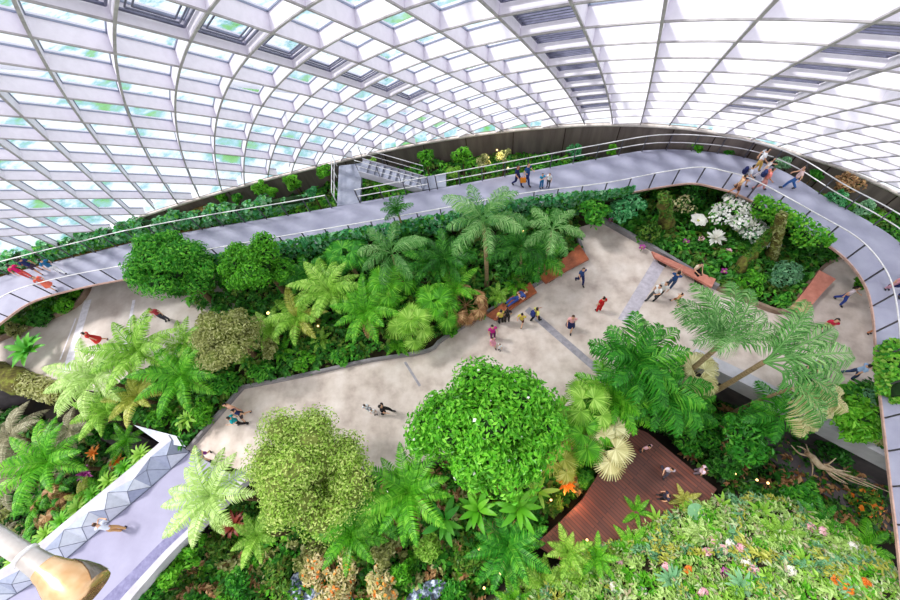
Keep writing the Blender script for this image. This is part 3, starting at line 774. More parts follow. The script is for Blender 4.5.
def undergrowth(name, label, poly, z, n, mats, size=.3, h=(.1, .7), seed=0, leaves=9, zf=None, asp=.35, cat='undergrowth'):
    """dense low planting nobody could count: one object of small leaf tufts"""
    r = np.random.default_rng(seed); Q = poly_sample(poly, n, r)
    zz = np.full(n, float(z)) if zf is None else zf(Q)
    b = MB()
    fld = (np.sin(Q[:, 0] * 1.15 + 1.3 * np.sin(Q[:, 1] * .8 + seed)) * np.cos(Q[:, 1] * 1.3 + seed * 1.7) + 1) / 2
    mi = (fld * len(mats) * 1.6 + r.uniform(0, 1.5, n)).astype(int) % len(mats)
    for m in range(len(mats)):
        q = Q[mi == m]; zq = zz[mi == m]; k = len(q)
        if not k: continue
        sz = r.uniform(.6, 1.5, k) * size; hh = r.uniform(h[0], h[1], k)
        for l in range(leaves):
            az = r.uniform(0, 6.28, k); sp = r.uniform(.2, 1.0, k) * sz
            P = np.stack([q[:, 0] + np.cos(az) * sp, q[:, 1] + np.sin(az) * sp, zq + hh * r.uniform(.4, 1.1, k)], 1)
            Nn_ = np.stack([np.cos(az) * .7, np.sin(az) * .7, np.ones(k) * .8], 1)
            D = np.stack([np.cos(az), np.sin(az), -.35 * np.ones(k)], 1); D /= np.linalg.norm(D, axis=1)[:, None]
            S = np.stack([-np.sin(az), np.cos(az), r.uniform(-.4, .4, k)], 1); s = (sz * r.uniform(.7, 1.2, k))[:, None]
            V = np.stack([P - D * s * .6, P + S * s * asp + [0, 0, .04], P + D * s * .7, P - S * s * asp + [0, 0, .04]], 1).reshape(-1, 3)
            i = np.arange(k)[:, None] * 4
            b.add(V, np.concatenate([i + np.array([[0, 1, 2]]), i + np.array([[0, 2, 3]])]), m)
    o = b.build(name, [LEAF[m] for m in mats])
    return tag(o, label, cat, kind='stuff')
# ================================================================ low planting (uncountable)
U = undergrowth
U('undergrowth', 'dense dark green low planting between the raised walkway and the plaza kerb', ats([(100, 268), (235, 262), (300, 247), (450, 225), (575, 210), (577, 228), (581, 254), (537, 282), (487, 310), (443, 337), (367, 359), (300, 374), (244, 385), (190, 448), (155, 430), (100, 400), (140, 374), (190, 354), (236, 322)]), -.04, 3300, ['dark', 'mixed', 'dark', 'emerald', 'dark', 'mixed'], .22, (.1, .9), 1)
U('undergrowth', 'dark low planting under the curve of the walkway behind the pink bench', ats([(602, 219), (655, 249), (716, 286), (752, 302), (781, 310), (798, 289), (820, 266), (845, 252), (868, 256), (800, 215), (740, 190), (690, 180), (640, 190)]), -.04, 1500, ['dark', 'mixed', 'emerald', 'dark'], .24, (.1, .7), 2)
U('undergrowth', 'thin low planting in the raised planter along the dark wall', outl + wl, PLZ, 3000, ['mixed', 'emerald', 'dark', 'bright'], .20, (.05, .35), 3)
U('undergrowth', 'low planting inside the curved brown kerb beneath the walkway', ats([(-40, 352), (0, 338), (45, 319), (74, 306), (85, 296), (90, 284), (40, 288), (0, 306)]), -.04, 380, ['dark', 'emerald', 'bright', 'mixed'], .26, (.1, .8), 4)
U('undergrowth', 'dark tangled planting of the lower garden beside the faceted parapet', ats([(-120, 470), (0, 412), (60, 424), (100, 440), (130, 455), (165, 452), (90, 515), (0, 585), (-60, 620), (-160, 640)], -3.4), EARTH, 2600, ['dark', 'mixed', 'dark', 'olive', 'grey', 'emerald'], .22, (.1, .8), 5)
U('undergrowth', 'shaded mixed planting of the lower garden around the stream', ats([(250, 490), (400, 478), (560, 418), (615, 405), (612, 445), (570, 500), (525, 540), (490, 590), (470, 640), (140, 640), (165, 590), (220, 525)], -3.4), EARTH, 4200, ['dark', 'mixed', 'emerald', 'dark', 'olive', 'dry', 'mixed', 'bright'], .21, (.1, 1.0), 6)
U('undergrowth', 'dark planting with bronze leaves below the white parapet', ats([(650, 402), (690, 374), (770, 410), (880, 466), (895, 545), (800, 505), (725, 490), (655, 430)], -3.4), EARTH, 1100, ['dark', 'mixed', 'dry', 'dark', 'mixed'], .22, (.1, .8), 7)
U('undergrowth', 'green planting at the plaza end of the white parapet under the railing', ats([(815, 412), (835, 392), (868, 384), (880, 395), (886, 452)]), -.04, 320, ['emerald', 'bright', 'dark', 'olive'], .26, (.1, .8), 8)
SLP = ats([(440, 640), (480, 605), (505, 592), (560, 566), (620, 536), (690, 500), (750, 494), (800, 505), (850, 540), (900, 582), (950, 640)], -1.8)
def slope_z(Q): return -1.8 + 1.25 * np.clip(np.interp(Q[:, 0], SLP[:, 0], SLP[:, 1]) - Q[:, 1], 0, 5.5)
slope_poly = [tuple(p[:2]) for p in SLP] + [(SLP[-1][0] + 2, -7), (SLP[0][0] - 1, -7)]
gx = np.linspace(SLP[0][0] - 1, SLP[-1][0] + 2, 60); gt = np.linspace(0, 1, 20)
GX, GT = np.meshgrid(gx, gt, indexing='ij'); GY = np.interp(GX, SLP[:, 0], SLP[:, 1]) - GT * 6
V_ = np.stack([GX.ravel(), GY.ravel(), slope_z(np.c_[GX.ravel(), GY.ravel()]) - .05], 1); ix = np.arange(1200).reshape(60, 20)
b = MB(); b.add(V_, np.stack([ix[:-1, :-1], ix[:-1, 1:], ix[1:, 1:], ix[1:, :-1]], -1).reshape(-1, 4), 0, True)
lip = np.array([[x, np.interp(x, SLP[:, 0], SLP[:, 1]), -1.85] for x in gx]); b.strip(lip, lip * [1, 1, 0] + [0, 0, EARTH])
struct(b.build('terrain_slope', MAT['soil']))
U('undergrowth', 'pale mixed foliage clothing the steep planted slope', slope_poly, 0, 9000, ['slope', 'lime', 'slope', 'pale', 'pale', 'bright', 'slope', 'yellow', 'bluegreen'], .15, (.05, .75), 9, 9, slope_z, .24)

# ================================================================ trees
tree('broadleaf_tree', 'dark green bushy tree rising over the walkway railing', 'tree', 170, 270, 4.2, (2.6, 2.2, 2.2), 'emerald', 'crown_core', 26, 15000, .19, -.04)
tree('broadleaf_tree', 'fresh green rounded tree touching the ivy on the walkway', 'tree', 258, 266, 3.8, (2.1, 1.8, 1.7), 'bright', 'crown_core', 18, 10000, .19, -.04)
tree('broadleaf_tree', 'pale olive small-leaved tree beside the fresh green rounded tree', 'tree', 226, 338, 3.4, (2.1, 1.8, 1.3), 'olive', 'crown_core_pale', 24, 9000, .15, -.04)
LEAF['yellowgreen'] = leaf_mat('leaf_yellowgreen', [(.40, .54, .12), (.60, .76, .28), (.80, .88, .50), (.70, .68, .44)])
tree('broadleaf_tree', 'yellow-green dome-shaped tree with tiny leaves beside the plaza', 'tree', 311, 466, 4.0, (2.6, 2.5, 2.2), 'yellowgreen', 'crown_core_pale', 40, 30000, .125, EARTH)
LEAF['glossy'] = leaf_mat('leaf_glossy', [(.16, .46, .04), (.34, .70, .10), (.60, .90, .28)], .35, .4, .4)
tree('broadleaf_tree', 'large bright green glossy tree dotted with white blossoms', 'tree', 484, 428, 4.6, (3.1, 2.5, 2.4), 'glossy', 'crown_core', 48, 27000, .21, EARTH, extra=(LEAF['white'], 60, .15))
tree('broadleaf_tree', 'dark emerald bushy tree below the white parapet', 'tree', 744, 432, .2, (1.5, 1.3, 1.2), 'emerald', 'crown_core', 12, 2600, .26, EARTH)
tree('broadleaf_tree', 'low spreading green tree under the walkway end beside the parapet', 'tree', 856, 420, 1.0, (1.5, 1.1, .8), 'bright', 'crown_core', 10, 1600, .26, -.04)

# ================================================================ bed between walkway and plaza
TF, FP, PM = 'tree_fern', 'fan_palm', 'feather_palm'
R_ = rosette
R_(TF, 'large pale tree fern nearest the side plaza', 'tree fern', 100, 378, 2.6, 'fern_pale', 15, 1.35)
R_(TF, 'lime tree fern with upright fronds beside the large pale tree fern', 'tree fern', 143, 356, 2.8, 'fern_lime', 15, 1.35, tilt=(0, .6))
R_(TF, 'bright green tree fern in front of the pale olive tree', 'tree fern', 183, 378, 2.6, 'fern_bright', 14, 1.25)
R_(TF, 'pale tree fern tucked under the dark bushy tree', 'tree fern', 185, 345, 2.2, 'fern_lime', 11, 1.0)
R_(TF, 'small grey-green tree fern at the corner of the bed over the lower garden', 'tree fern', 140, 396, 1.6, 'fern_yellow', 11, .95)
R_(TF, 'yellow-green tree fern with a skirt of brown fronds below the ivy', 'tree fern', 298, 318, 2.0, 'fern_lime', 13, 1.05, dry=4, alt='fern_yellow')
R_(TF, 'lime tree fern near the middle of the bed', 'tree fern', 330, 292, 2.4, 'fern_lime', 14, 1.25)
R_(TF, 'bright tree fern with hanging brown dead fronds near the plaza kerb', 'tree fern', 366, 313, 2.2, 'fern_bright', 14, 1.2, dry=7)
R_(TF, 'bright tree fern with broad leaves behind the near bench', 'tree fern', 456, 290, 1.8, 'fern_bright', 10, .9)
R_(TF, 'olive tree fern in the shade under the ivy curtain', 'tree fern', 430, 262, 2.0, 'fern_dark', 12, 1.0)
R_(TF, 'small lime tree fern beside the glowing garden light', 'tree fern', 272, 328, 1.4, 'fern_lime', 9, .8)
R_(TF, 'dark tree fern close under the walkway behind the lime tree fern', 'tree fern', 310, 276, 1.6, 'fern_dark', 12, 1.0)
R_(FP, 'bright fan palm in the middle of the bed', 'fan palm', 388, 290, 2.2, 'fan_bright', 10, .95, tilt=(-.6, .7), trunk='palm_bark', part='fan_leaf', dry=3, dry_kind='fan_dry')
R_(FP, 'lime fan palm leaning over the plaza kerb', 'fan palm', 416, 328, 1.7, 'fan_lime', 10, .9, tilt=(-.6, .7), trunk='palm_bark', part='fan_leaf')
R_(FP, 'bright fan palm behind the lime fan palm', 'fan palm', 438, 309, 1.7, 'fan_bright', 10, .9, tilt=(-.6, .7), trunk='palm_bark', part='fan_leaf')
R_(FP, 'brown withered fan palm beside the near bench', 'fan palm', 466, 305, 1.2, 'fan_dry', 10, .8, trunk='palm_bark', part='fan_leaf')
R_(FP, 'small dark fan palm above the bright tree fern', 'fan palm', 350, 262, 2.0, 'fan_dark', 12, .9, trunk='palm_bark', part='fan_leaf')
R_(PM, 'tall slender palm with a full rounded crown in front of the walkway ivy', 'palm', 483, 222, 6.3, 'palm_blue', 12, .85, trunk='palm_bark', tr=.11, tilt=(-.3, .7))
R_(PM, 'spreading palm with greyish drooping fronds beside the far timber bench', 'palm', 552, 230, 4.4, 'palm_blue', 8, .68, trunk='palm_bark', tr=.09, tilt=(-.3, .3))
R_(PM, 'palm with long arching fronds over the middle of the bed', 'palm', 392, 254, 4.0, 'palm_blue', 8, .9, trunk='palm_bark', tr=.09, tilt=(-.35, .5))
R_(PM, 'thin dark spiky palm poking above the ivy curtain', 'palm', 398, 214, 4.2, 'palm_dark', 10, .55, trunk='palm_bark', tr=.07, tilt=(.2, .7))
R_(PM, 'small dark palm beneath the ivy beside the tall slender palm', 'palm', 446, 262, 2.2, 'palm_dark', 12, .85, trunk='palm_bark', tr=.08)
R_(PM, 'dark palm behind the two timber benches', 'palm', 520, 250, 3.2, 'palm_dark', 12, .85, trunk='palm_bark', tr=.08)
R_(PM, 'small dark palm close to the kerb bend near the far bench', 'palm', 540, 262, 1.6, 'palm_green', 10, .7, trunk='palm_bark', tr=.07)
0 and R_(PM, 'green palm half hidden behind the fresh green rounded tree', 'palm', 318, 242, 3.0, 'palm_green', 10, .65, trunk='palm_bark', tr=.08)
bush('shrub', 'dark leafy shrub beside the tall slender palm trunk', 505, 262, 1.4, 1.2, 'dark', 900, .3)
bush('shrub', 'dark shrub at the foot of the ivy curtain under the thin spiky palm', 415, 240, 1.8, 1.2, 'dark', 900, .3)
bush('shrub', 'emerald shrub behind the olive tree fern', 460, 262, 1.4, 1.0, 'emerald', 800, .3)
bush('shrub', 'bright low shrub along the kerb beside the near bench', 478, 312, .5, .6, 'bright', 500, .22)
bush('shrub', 'bright low shrub along the kerb below the brown fan palm', 452, 330, .5, .55, 'bright', 450, .22)
bush('shrub', 'low green shrub at the kerb in front of the dead fronds', 340, 356, .5, .65, 'emerald', 500, .22)
bush('shrub', 'low green shrub at the kerb below the glowing garden light', 305, 362, .5, .7, 'bright', 500, .22)
bush('shrub', 'low dark shrub at the sharp kerb corner', 262, 372, .6, .8, 'emerald', 600, .24)
bush('shrub', 'green shrub in front of the pale olive tree by the kerb', 225, 382, .7, .9, 'emerald', 700, .24)
bush('shrub', 'olive shrub leaning on the kerb at the bridge end', 205, 412, .6, .8, 'bright', 600, .24)
bush('shrub', 'bright shrub between the pale olive tree and the lime tree fern', 270, 345, 1.0, .9, 'olive', 600, .2, core='crown_core_pale')
bush('shrub', 'dark shrub under the far end of the ivy curtain', 545, 222, 2.6, 1.2, 'dark', 900, .3)
bush('shrub', 'dark shrub behind the spreading palm', 590, 210, 2.2, 1.1, 'emerald', 800, .28)
R_('bromeliad', 'yellow-brown rosette plant at the bridge end of the bed', 'bromeliad', 190, 420, .5, 'strap_lime', 14, .9, trunk=None, part='leaf')
for k, (x, y) in enumerate([(238, 345), (250, 360), (282, 352), (322, 340), (398, 345), (498, 296), (515, 285)]):
    R_('fern', 'small bright fern ' + ['under the pale olive tree', 'beside the low dark corner shrub', 'in the gap below the small lime tree fern', 'beside the hanging brown fronds', 'at the kerb beside the lime fan palm', 'at the back of the near bench', 'in the gap between the two timber benches'][k], 'fern', x, y, .4, ['fern_bright', 'fern_lime'][k % 2], 9, .5, trunk=None)

# ================================================================ bed under the walkway's curve
bush('shrub', 'blue-green shrub at the kerb beside the railing bend', 626, 207, 1.8, 1.1, 'teal', 900, .26)
bush('flowering_shrub', 'large shrub covered in small white flowers', 738, 213, 1.6, (1.6, 1.2, 1.0), 'emerald', 1000, .2, extra=(LEAF['white'], 1300, .17), nblob=12)
bush('flowering_shrub', 'grey-white flowering shrub beside the mossy column', 758, 238, 1.0, (1.0, .9, .8), 'bluegreen', 600, .2, extra=(LEAF['white'], 500, .15), nblob=8)
bush('flowering_shrub', 'cream-speckled shrub behind the white disc flower', 680, 205, 1.2, (.9, .8, .8), 'mixed', 500, .2, extra=(LEAF['straw'], 240, .15))
bush('shrub', 'pale blue-green shrub beside the sloping red bench', 783, 274, .8, (1.1, .9, .8), 'bluegreen', 900, .22)
bush('shrub', 'emerald shrub at the brown kerb below the blue-green shrub', 784, 298, .4, .5, 'emerald', 400, .22)
bush('shrub', 'rounded green shrub at the kerb end of the pink bench', 752, 284, .6, .9, 'bright', 700, .22)
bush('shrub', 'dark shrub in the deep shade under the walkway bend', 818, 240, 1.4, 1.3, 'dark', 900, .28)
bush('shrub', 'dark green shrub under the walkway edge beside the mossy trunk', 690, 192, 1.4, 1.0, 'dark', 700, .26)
bush('shrub', 'dark mixed shrub between the mossy trunk and the kerb', 648, 232, .8, .9, 'mixed', 700, .2)
bush('shrub', 'small green shrub against the plaza railing post', 863, 282, .5, .55, 'bright', 400, .2)
def mossy(name, label, p0, p1, r0, seed, mats=('bright', 'olive', 'mixed')):
    rr = np.random.default_rng(seed); t = np.linspace(0, 1, 12); P = p0 + (p1 - p0) * t[:, None]
    P[1:-1] += rr.normal(0, .06, (10, 3)); root = empty(name, p0); tag(root, label, 'log' if 'log' in name else 'tree trunk')
    b = MB(); b.tube(P - p0, r0 * (1 + .2 * rr.normal(0, 1, 12)) * (1.1 - .3 * t), 10); b.build('trunk', MAT['moss'], root)
    b = MB(); n = 800 if r0 < .6 else 2600; ti = rr.uniform(0, 1, n); d = sph(rr, n); d[:, 2] = np.abs(d[:, 2]) * .9 + .05
    leaf_cloud(b, p0 + (p1 - p0) * ti[:, None] + d * r0 * 1.0 - p0, d, .2, rr, 0, .5)
    m_ = b.build('moss_tufts', LEAF[mats[0]], root); m_['kind'] = 'stuff'; return root
mossy('tree_stump', 'dark moss-covered trunk standing under the walkway edge', at(668, 232, 0), at(664, 196, 3.4), .36, 1, ('mixed',))
mossy('vine_column', 'mossy column wrapped in vines reaching up to the walkway railing', at(772, 262, 0), at(782, 215, 3.6), .24, 2, ('olive',))
mossy('mossy_log', 'mossy log leaning across the bed behind the white starburst flower', at(735, 272, .3), at(778, 225, 2.2), .26, 3, ('mixed',))
mossy('mossy_log', 'thick mossy log lying over the edge of the lower garden', at(-30, 366, .3), at(66, 396, .2), .72, 4, ('olive',))
def petals(name, label, px, py, z, n, L, W, mat, e=(.1, .9), stem=.7):
    c = at(px, py, z); root = empty(name, c - [0, 0, stem]); tag(root, label, 'flower'); b = MB(); rr = np.random.default_rng(n)
    me = blade_mesh('petal', LEAF[mat], L, W, .5, -.2, stalk=0)
    for k in range(n):
        put('petal', me, root, (0, 0, stem), (0, -rr.uniform(*e), k * 2.39996), rr.uniform(.85, 1.1))
    b.tube([[0, 0, 0], [.02, 0, stem * .5], [0, 0, stem]], .03, 5); b.build('stem', LEAF['dark'], root)
    b = MB(); core_blob(b, np.array([0, 0, stem + .03]), np.array([.1, .1, .06]), 0, rr); b.build('centre', LEAF['yellow'], root)
petals('giant_flower', 'white starburst flower with many pointed petals', 715, 239, .9, 34, .62, .07, 'white', (-.2, 1.1))
petals('giant_flower', 'cream disc-shaped flower with broad overlapping petals', 698, 221, 1.0, 14, .52, .22, 'white', (-.1, .2))
petals('giant_flower', 'small white star flower beside the large white shrub', 737, 231, .9, 18, .38, .07, 'white', (0, .8))
for k, (x, y, m_, lb) in enumerate([(701, 240, 'pink', 'pink blossom beside the white starburst flower'), (686, 242, 'purple', 'mauve blossom in the dark bed near the pink bench'), (642, 248, 'purple', 'mauve blossom at the kerb beside the mossy trunk'), (611, 221, 'purple', 'mauve blossom at the plaza corner kerb'), (728, 252, 'pink', 'pink blossom below the white starburst flower'), (724, 272, 'purple', 'violet blossom at the end of the pink bench')]):
    petals('blossom', lb, x, y, .35, 9, .24, .08, m_, (0, .6), .3)

# ================================================================ right side of the plaza
R_(PM, 'dark green palm with stiff upright fronds at the plaza edge', 'palm', 634, 364, 2.6, 'palm_green', 17, 1.05, ground=EARTH, trunk='palm_bark', tilt=(0, .7), tr=.13)
R_(PM, 'bushy green palm below the dark stiff palm', 'palm', 655, 392, 1.8, 'palm_green', 16, .95, ground=EARTH, trunk='palm_bark', tilt=(-.1, .6), tr=.13)
R_(PM, 'bright yellow-green palm leaning over the timber deck', 'palm', 612, 398, 1.6, 'palm_bright', 14, .85, ground=EARTH, trunk='palm_bark', tilt=(-.1, .6), tr=.12)
R_(PM, 'green palm at the foot of the white parapet', 'palm', 682, 408, .2, 'palm_green', 11, .75, ground=EARTH, trunk='palm_bark', tr=.12)
R_(PM, 'tall blue-green palm with a thick crown over the plaza', 'palm', 722, 343, 5.4, 'palm_blue', 12, 1.1, trunk='palm_bark', tr=.13, tilt=(-.2, .75), ground=EARTH, arc=(-.2, 4.0))
R_(PM, 'tall palm with long feathery fronds reaching across the plaza', 'palm', 764, 362, 5.0, 'palm_blue', 7, 1.35, trunk='palm_bark', tr=.13, tilt=(-.45, .2), ground=EARTH, arc=(-.85, 1.15))
R_(PM, 'bleached straw-coloured palm hanging over the white parapet', 'palm', 792, 388, 3.2, 'palm_straw', 5, .85, trunk='palm_bark', tr=.09, tilt=(-.4, .2), ground=EARTH, arc=(-1.5, .1))
R_(PM, 'small green palm beside the straw-coloured palm', 'palm', 776, 415, 1.0, 'palm_green', 9, .7, trunk='palm_bark', tr=.09, ground=EARTH)
R_(FP, 'dry straw fan palm glowing beside the lamp pair', 'fan palm', 690, 378, 1.6, 'fan_pale', 8, .8, ground=EARTH, trunk='palm_bark', part='fan_leaf')
bush('shrub', 'leafy twigs at the plaza edge beside the seated pair', 805, 392, 1.0, .8, 'bright', 260, .2, ground=-.04)
bush('shrub', 'thin sprig of grey leaves below the railing at the plaza edge', 862, 398, .8, .6, 'bluegreen', 200, .2, ground=-.04)
bush('shrub', 'emerald shrub in front of the parapet wall near the deck', 706, 428, -1.6, 1.1, 'emerald', 900, .26, ground=EARTH)
bush('shrub', 'dark shrub on the slope side of the deck', 726, 462, -2.2, 1.0, 'dark', 800, .26, ground=EARTH)
bush('shrub', 'dark green hedge-like shrub along the far edge of the deck', 684, 440, -2.0, (.8, 1.0, .8), 'emerald', 600, .24, ground=EARTH)
bush('shrub', 'bronze shrub beside the warm lamps', 720, 448, -2.4, .7, 'dry', 300, .22, ground=EARTH)
bush('shrub', 'green shrub below the driftwood', 800, 492, -2.2, .9, 'emerald', 700, .24, ground=EARTH)
bush('shrub', 'orange-tinged shrub at the foot of the right walkway edge', 866, 508, -2.0, .9, 'mixed', 600, .22, ground=EARTH, extra=(LEAF['orange'], 60, .2))
bush('shrub', 'dark shrub in the shade behind the driftwood', 838, 452, -1.8, .9, 'dark', 600, .26, ground=EARTH)
dw = empty('driftwood', at(815, 468, -1.6)); tag(dw, 'pale branching driftwood root lying in the dark lower garden', 'driftwood')
rr = np.random.default_rng(5); c0 = at(815, 462, -1.2); lc = at(815, 468, -1.6)
b = MB(); b.tube(np.array([at(806, 452, -1.0), at(813, 458, -1.1), at(820, 466, -1.2), at(832, 470, -1.1)]) - lc, [.10, .16, .17, .10], 7); b.build('root_stock', MAT['driftwood'], dw)
for k, (x, y, z) in enumerate([(791, 445, -.6), (797, 446, -.9), (806, 444, -.8), (812, 476, -1.8), (840, 472, -.9), (851, 472, -.7), (866, 480, -.8), (878, 490, -.9), (889, 492, -.8), (868, 487, -1.4), (848, 484, -1.4), (836, 458, -.7), (846, 484, -1.7)]):
    s_ = np.array([at(810, 456, -1.1), at(822, 465, -1.2)])[0 if x < 815 else 1]; e_ = at(x, y, z); m_ = (s_ + e_) / 2 + rr.normal(0, .1, 3)
    b = MB(); b.tube(catmull([s_, m_, e_], 9) - lc, np.linspace(.07, .015, 9), 5); b.build('branch', MAT['driftwood'], dw)

# ================================================================ lower garden, bridge side
R_(TF, 'large green tree fern standing below the mossy log', 'tree fern', 50, 462, .6, 'fern_bright', 13, 1.45, ground=EARTH)
R_(TF, 'grey withered tree fern at the edge below the mossy log', 'tree fern', 12, 436, .4, 'fern_grey', 12, 1.1, ground=EARTH)
R_(TF, 'grey-green tree fern between the withered fern and the bridge', 'tree fern', 70, 430, -.2, 'fern_grey', 10, .9, ground=EARTH)
R_(TF, 'lime tree fern under the pale tree fern over the dark path', 'tree fern', 108, 412, .6, 'fern_lime', 12, 1.0, ground=EARTH)
R_(TF, 'dark tree fern at the bottom of the bank near the withered tree fern', 'tree fern', 12, 475, -.6, 'fern_grey', 10, 1.0, ground=EARTH)
R_('fern', 'single bright fern in the dark hollow', 'fern', 36, 508, -1.4, 'fern_bright', 7, .7, ground=EARTH)
R_(FP, 'pale dried fan palm in the dark hollow', 'fan palm', 52, 506, -1.6, 'fan_dry', 6, .7, ground=EARTH, trunk='palm_bark', part='fan_leaf')
R_('bromeliad', 'purple bromeliad in the dark lower garden', 'bromeliad', 88, 474, -2.4, 'strap_purple', 16, .9, ground=-2.8, trunk=None, part='leaf')
R_('bromeliad', 'orange bromeliad beside the dark path', 'bromeliad', 96, 453, -2.4, 'strap_orange', 14, .8, ground=-2.8, trunk=None, part='leaf')
R_('bromeliad', 'orange bromeliad nearest the faceted parapet', 'bromeliad', 119, 462, -2.2, 'strap_orange', 14, .8, ground=-2.6, trunk=None, part='leaf')
names_ = ['at the plaza end', 'second from the plaza end', 'third from the plaza end', 'fourth from the plaza end', 'fifth from the plaza end', 'sixth from the plaza end', 'seventh from the plaza end', 'eighth from the plaza end', 'at the pole end']
for k in range(9):
    x, y = 143 - k * 15.5, 455 + k * 13.2
    R_('fern', 'bright strap-leaved clump against the outer face of the faceted parapet, ' + names_[k], 'fern', x, y, -.7, 'strap_bright' if k % 2 else 'strap_lime', 24, .8, ground=-1.5, trunk=None, part='leaf', group='clumps along the faceted parapet')
for k, (x, y, kd, lb) in enumerate([(104, 487, 'fern_bright', 'behind the third clump of the parapet row'), (72, 520, 'fern_dark', 'in the dark hollow behind the parapet row'), (86, 500, 'fern_yellow', 'beside the purple bromeliad'), (128, 440, 'fern_bright', 'at the turn of the dark path'), (28, 548, 'fern_dark', 'below the metal pole'), (58, 488, 'fern_dark', 'behind the pale dried fan palm')]):
    R_('fern', 'fern growing ' + lb, 'fern', x, y, -1.6, kd, 10, .75, ground=EARTH, trunk=None if k else 'bark')
for k, (x, y, lb) in enumerate([(10, 575, 'shrub with bright leaves under the metal pole'), (8, 420, 'dark shrub under the mossy log'), (100, 430, 'dark shrub beside the dark path slab'), (165, 415, 'green shrub at the wing of the faceted parapet')]):
    bush('shrub', lb, x, y, [-1.2, -1.0, -1.6, .5][k], .9, ['bright', 'dark', 'emerald', 'bright'][k], 600, .24, ground=[EARTH, EARTH, EARTH, -.04][k])
R_('bromeliad', 'broad blue-green leafy plant on the side plaza', 'leafy plant', 34, 352, .9, 'blade_dark', 22, 1.05, trunk=None, part='leaf')
bush('shrub', 'yellow-green shrub inside the curved brown kerb', 66, 306, .5, .75, 'bright', 600, .22, ground=-.04)
bush('shrub', 'dark shrub inside the curved brown kerb', 44, 316, .5, .8, 'dark', 600, .24, ground=-.04)
bush('shrub', 'pale shrub at the open end of the curved brown kerb', 16, 330, .4, .6, 'olive', 400, .22, ground=-.04)

# ================================================================ centre, below the plaza
R_(TF, 'very pale tree fern overhanging the bridge', 'tree fern', 212, 497, 2.4, 'fern_pale', 14, 1.3, ground=EARTH, tilt=(-.1, .5))
R_(TF, 'vivid green tree fern between the dome-shaped tree and the blossom tree', 'tree fern', 408, 492, 2.2, 'fern_bright', 15, 1.2, ground=EARTH, tilt=(-.05, .4))
R_(TF, 'dark green tree fern below the dome-shaped tree', 'tree fern', 352, 535, .4, 'fern_bright', 11, 1.0, ground=EARTH)
R_(TF, 'small tree fern between the dome-shaped tree and the vivid tree fern', 'tree fern', 378, 515, 0, 'fern_dark', 11, .9, ground=EARTH)
R_(TF, 'pale tree fern under the dome-shaped tree beside the bridge', 'tree fern', 258, 535, .2, 'fern_lime', 10, .8, ground=EARTH)
R_(TF, 'dark spreading tree fern by the stream', 'tree fern', 508, 545, -.4, 'fern_dark', 13, 1.1, ground=EARTH)
R_('fern', 'upright pointed bright fern at the tip of the timber deck', 'fern', 568, 551, .0, 'fern_lime', 8, .7, ground=-1.0, trunk=None, tilt=(.2, .7))
R_('fern', 'smaller pointed fern between the deck and the slope', 'fern', 596, 556, .0, 'fern_bright', 7, .6, ground=-1.0, trunk=None, tilt=(.2, .7))
R_('banana_plant', 'broad-leaved banana plant under the blossom tree', 'banana plant', 478, 510, .6, 'blade_bright', 12, .85, ground=EARTH, part='leaf', tilt=(-.1, .5), tr=.08)
R_('banana_plant', 'banana plant with long hanging leaves beside the blossom tree', 'banana plant', 518, 508, .6, 'blade_bright', 12, .85, ground=EARTH, part='leaf', tilt=(-.3, .4), tr=.08)
R_('banana_plant', 'pale banana plant at the near corner of the deck', 'banana plant', 538, 492, .2, 'blade_lime', 8, .7, ground=EARTH, part='leaf', tr=.07)
R_('banana_plant', 'dark banana plant between the vivid tree fern and the blossom tree', 'banana plant', 445, 520, .2, 'blade_dark', 9, .9, ground=EARTH, part='leaf', tr=.07)
R_(FP, 'lime fan palm tucked against the blossom tree beside the plaza', 'fan palm', 582, 408, 2.2, 'fan_lime', 8, .85, tilt=(-.7, .6), ground=EARTH, trunk='palm_bark', part='fan_leaf')
R_(FP, 'bright fan palm above the near edge of the deck', 'fan palm', 580, 437, 1.8, 'fan_bright', 7, .85, tilt=(-.7, .6), ground=EARTH, trunk='palm_bark', part='fan_leaf')
R_(FP, 'yellow fan palm below the blossom tree', 'fan palm', 557, 458, 1.4, 'fan_yellow', 7, .8, tilt=(-.7, .6), ground=EARTH, trunk='palm_bark', part='fan_leaf')
R_(FP, 'large straw-coloured fan palm hanging over the deck', 'fan palm', 602, 445, 1.4, 'fan_pale', 6, .95, ground=EARTH, trunk='palm_bark', part='fan_leaf')
R_(FP, 'small bright fan palm beside the yellow-green palm', 'fan palm', 600, 418, 1.2, 'fan_bright', 10, .85, ground=EARTH, trunk='palm_bark', part='fan_leaf')
R_('bromeliad', 'dark red bromeliad under the very pale tree fern', 'bromeliad', 236, 524, -1.0, 'strap_red', 18, 1.0, ground=-1.6, trunk=None, part='leaf')
R_('bromeliad', 'red bromeliad between the banana plants', 'bromeliad', 500, 478, .6, 'strap_red', 14, .9, ground=EARTH, part='leaf')
R_('bromeliad', 'orange bromeliad below the yellow fan palm', 'bromeliad', 566, 483, -1.2, 'strap_orange', 14, .9, ground=EARTH, part='leaf')
LEAF['strawbush'] = leaf_mat('leaf_strawbush', [(.62, .58, .32), (.80, .76, .52), (.92, .86, .70), (.70, .72, .42)])
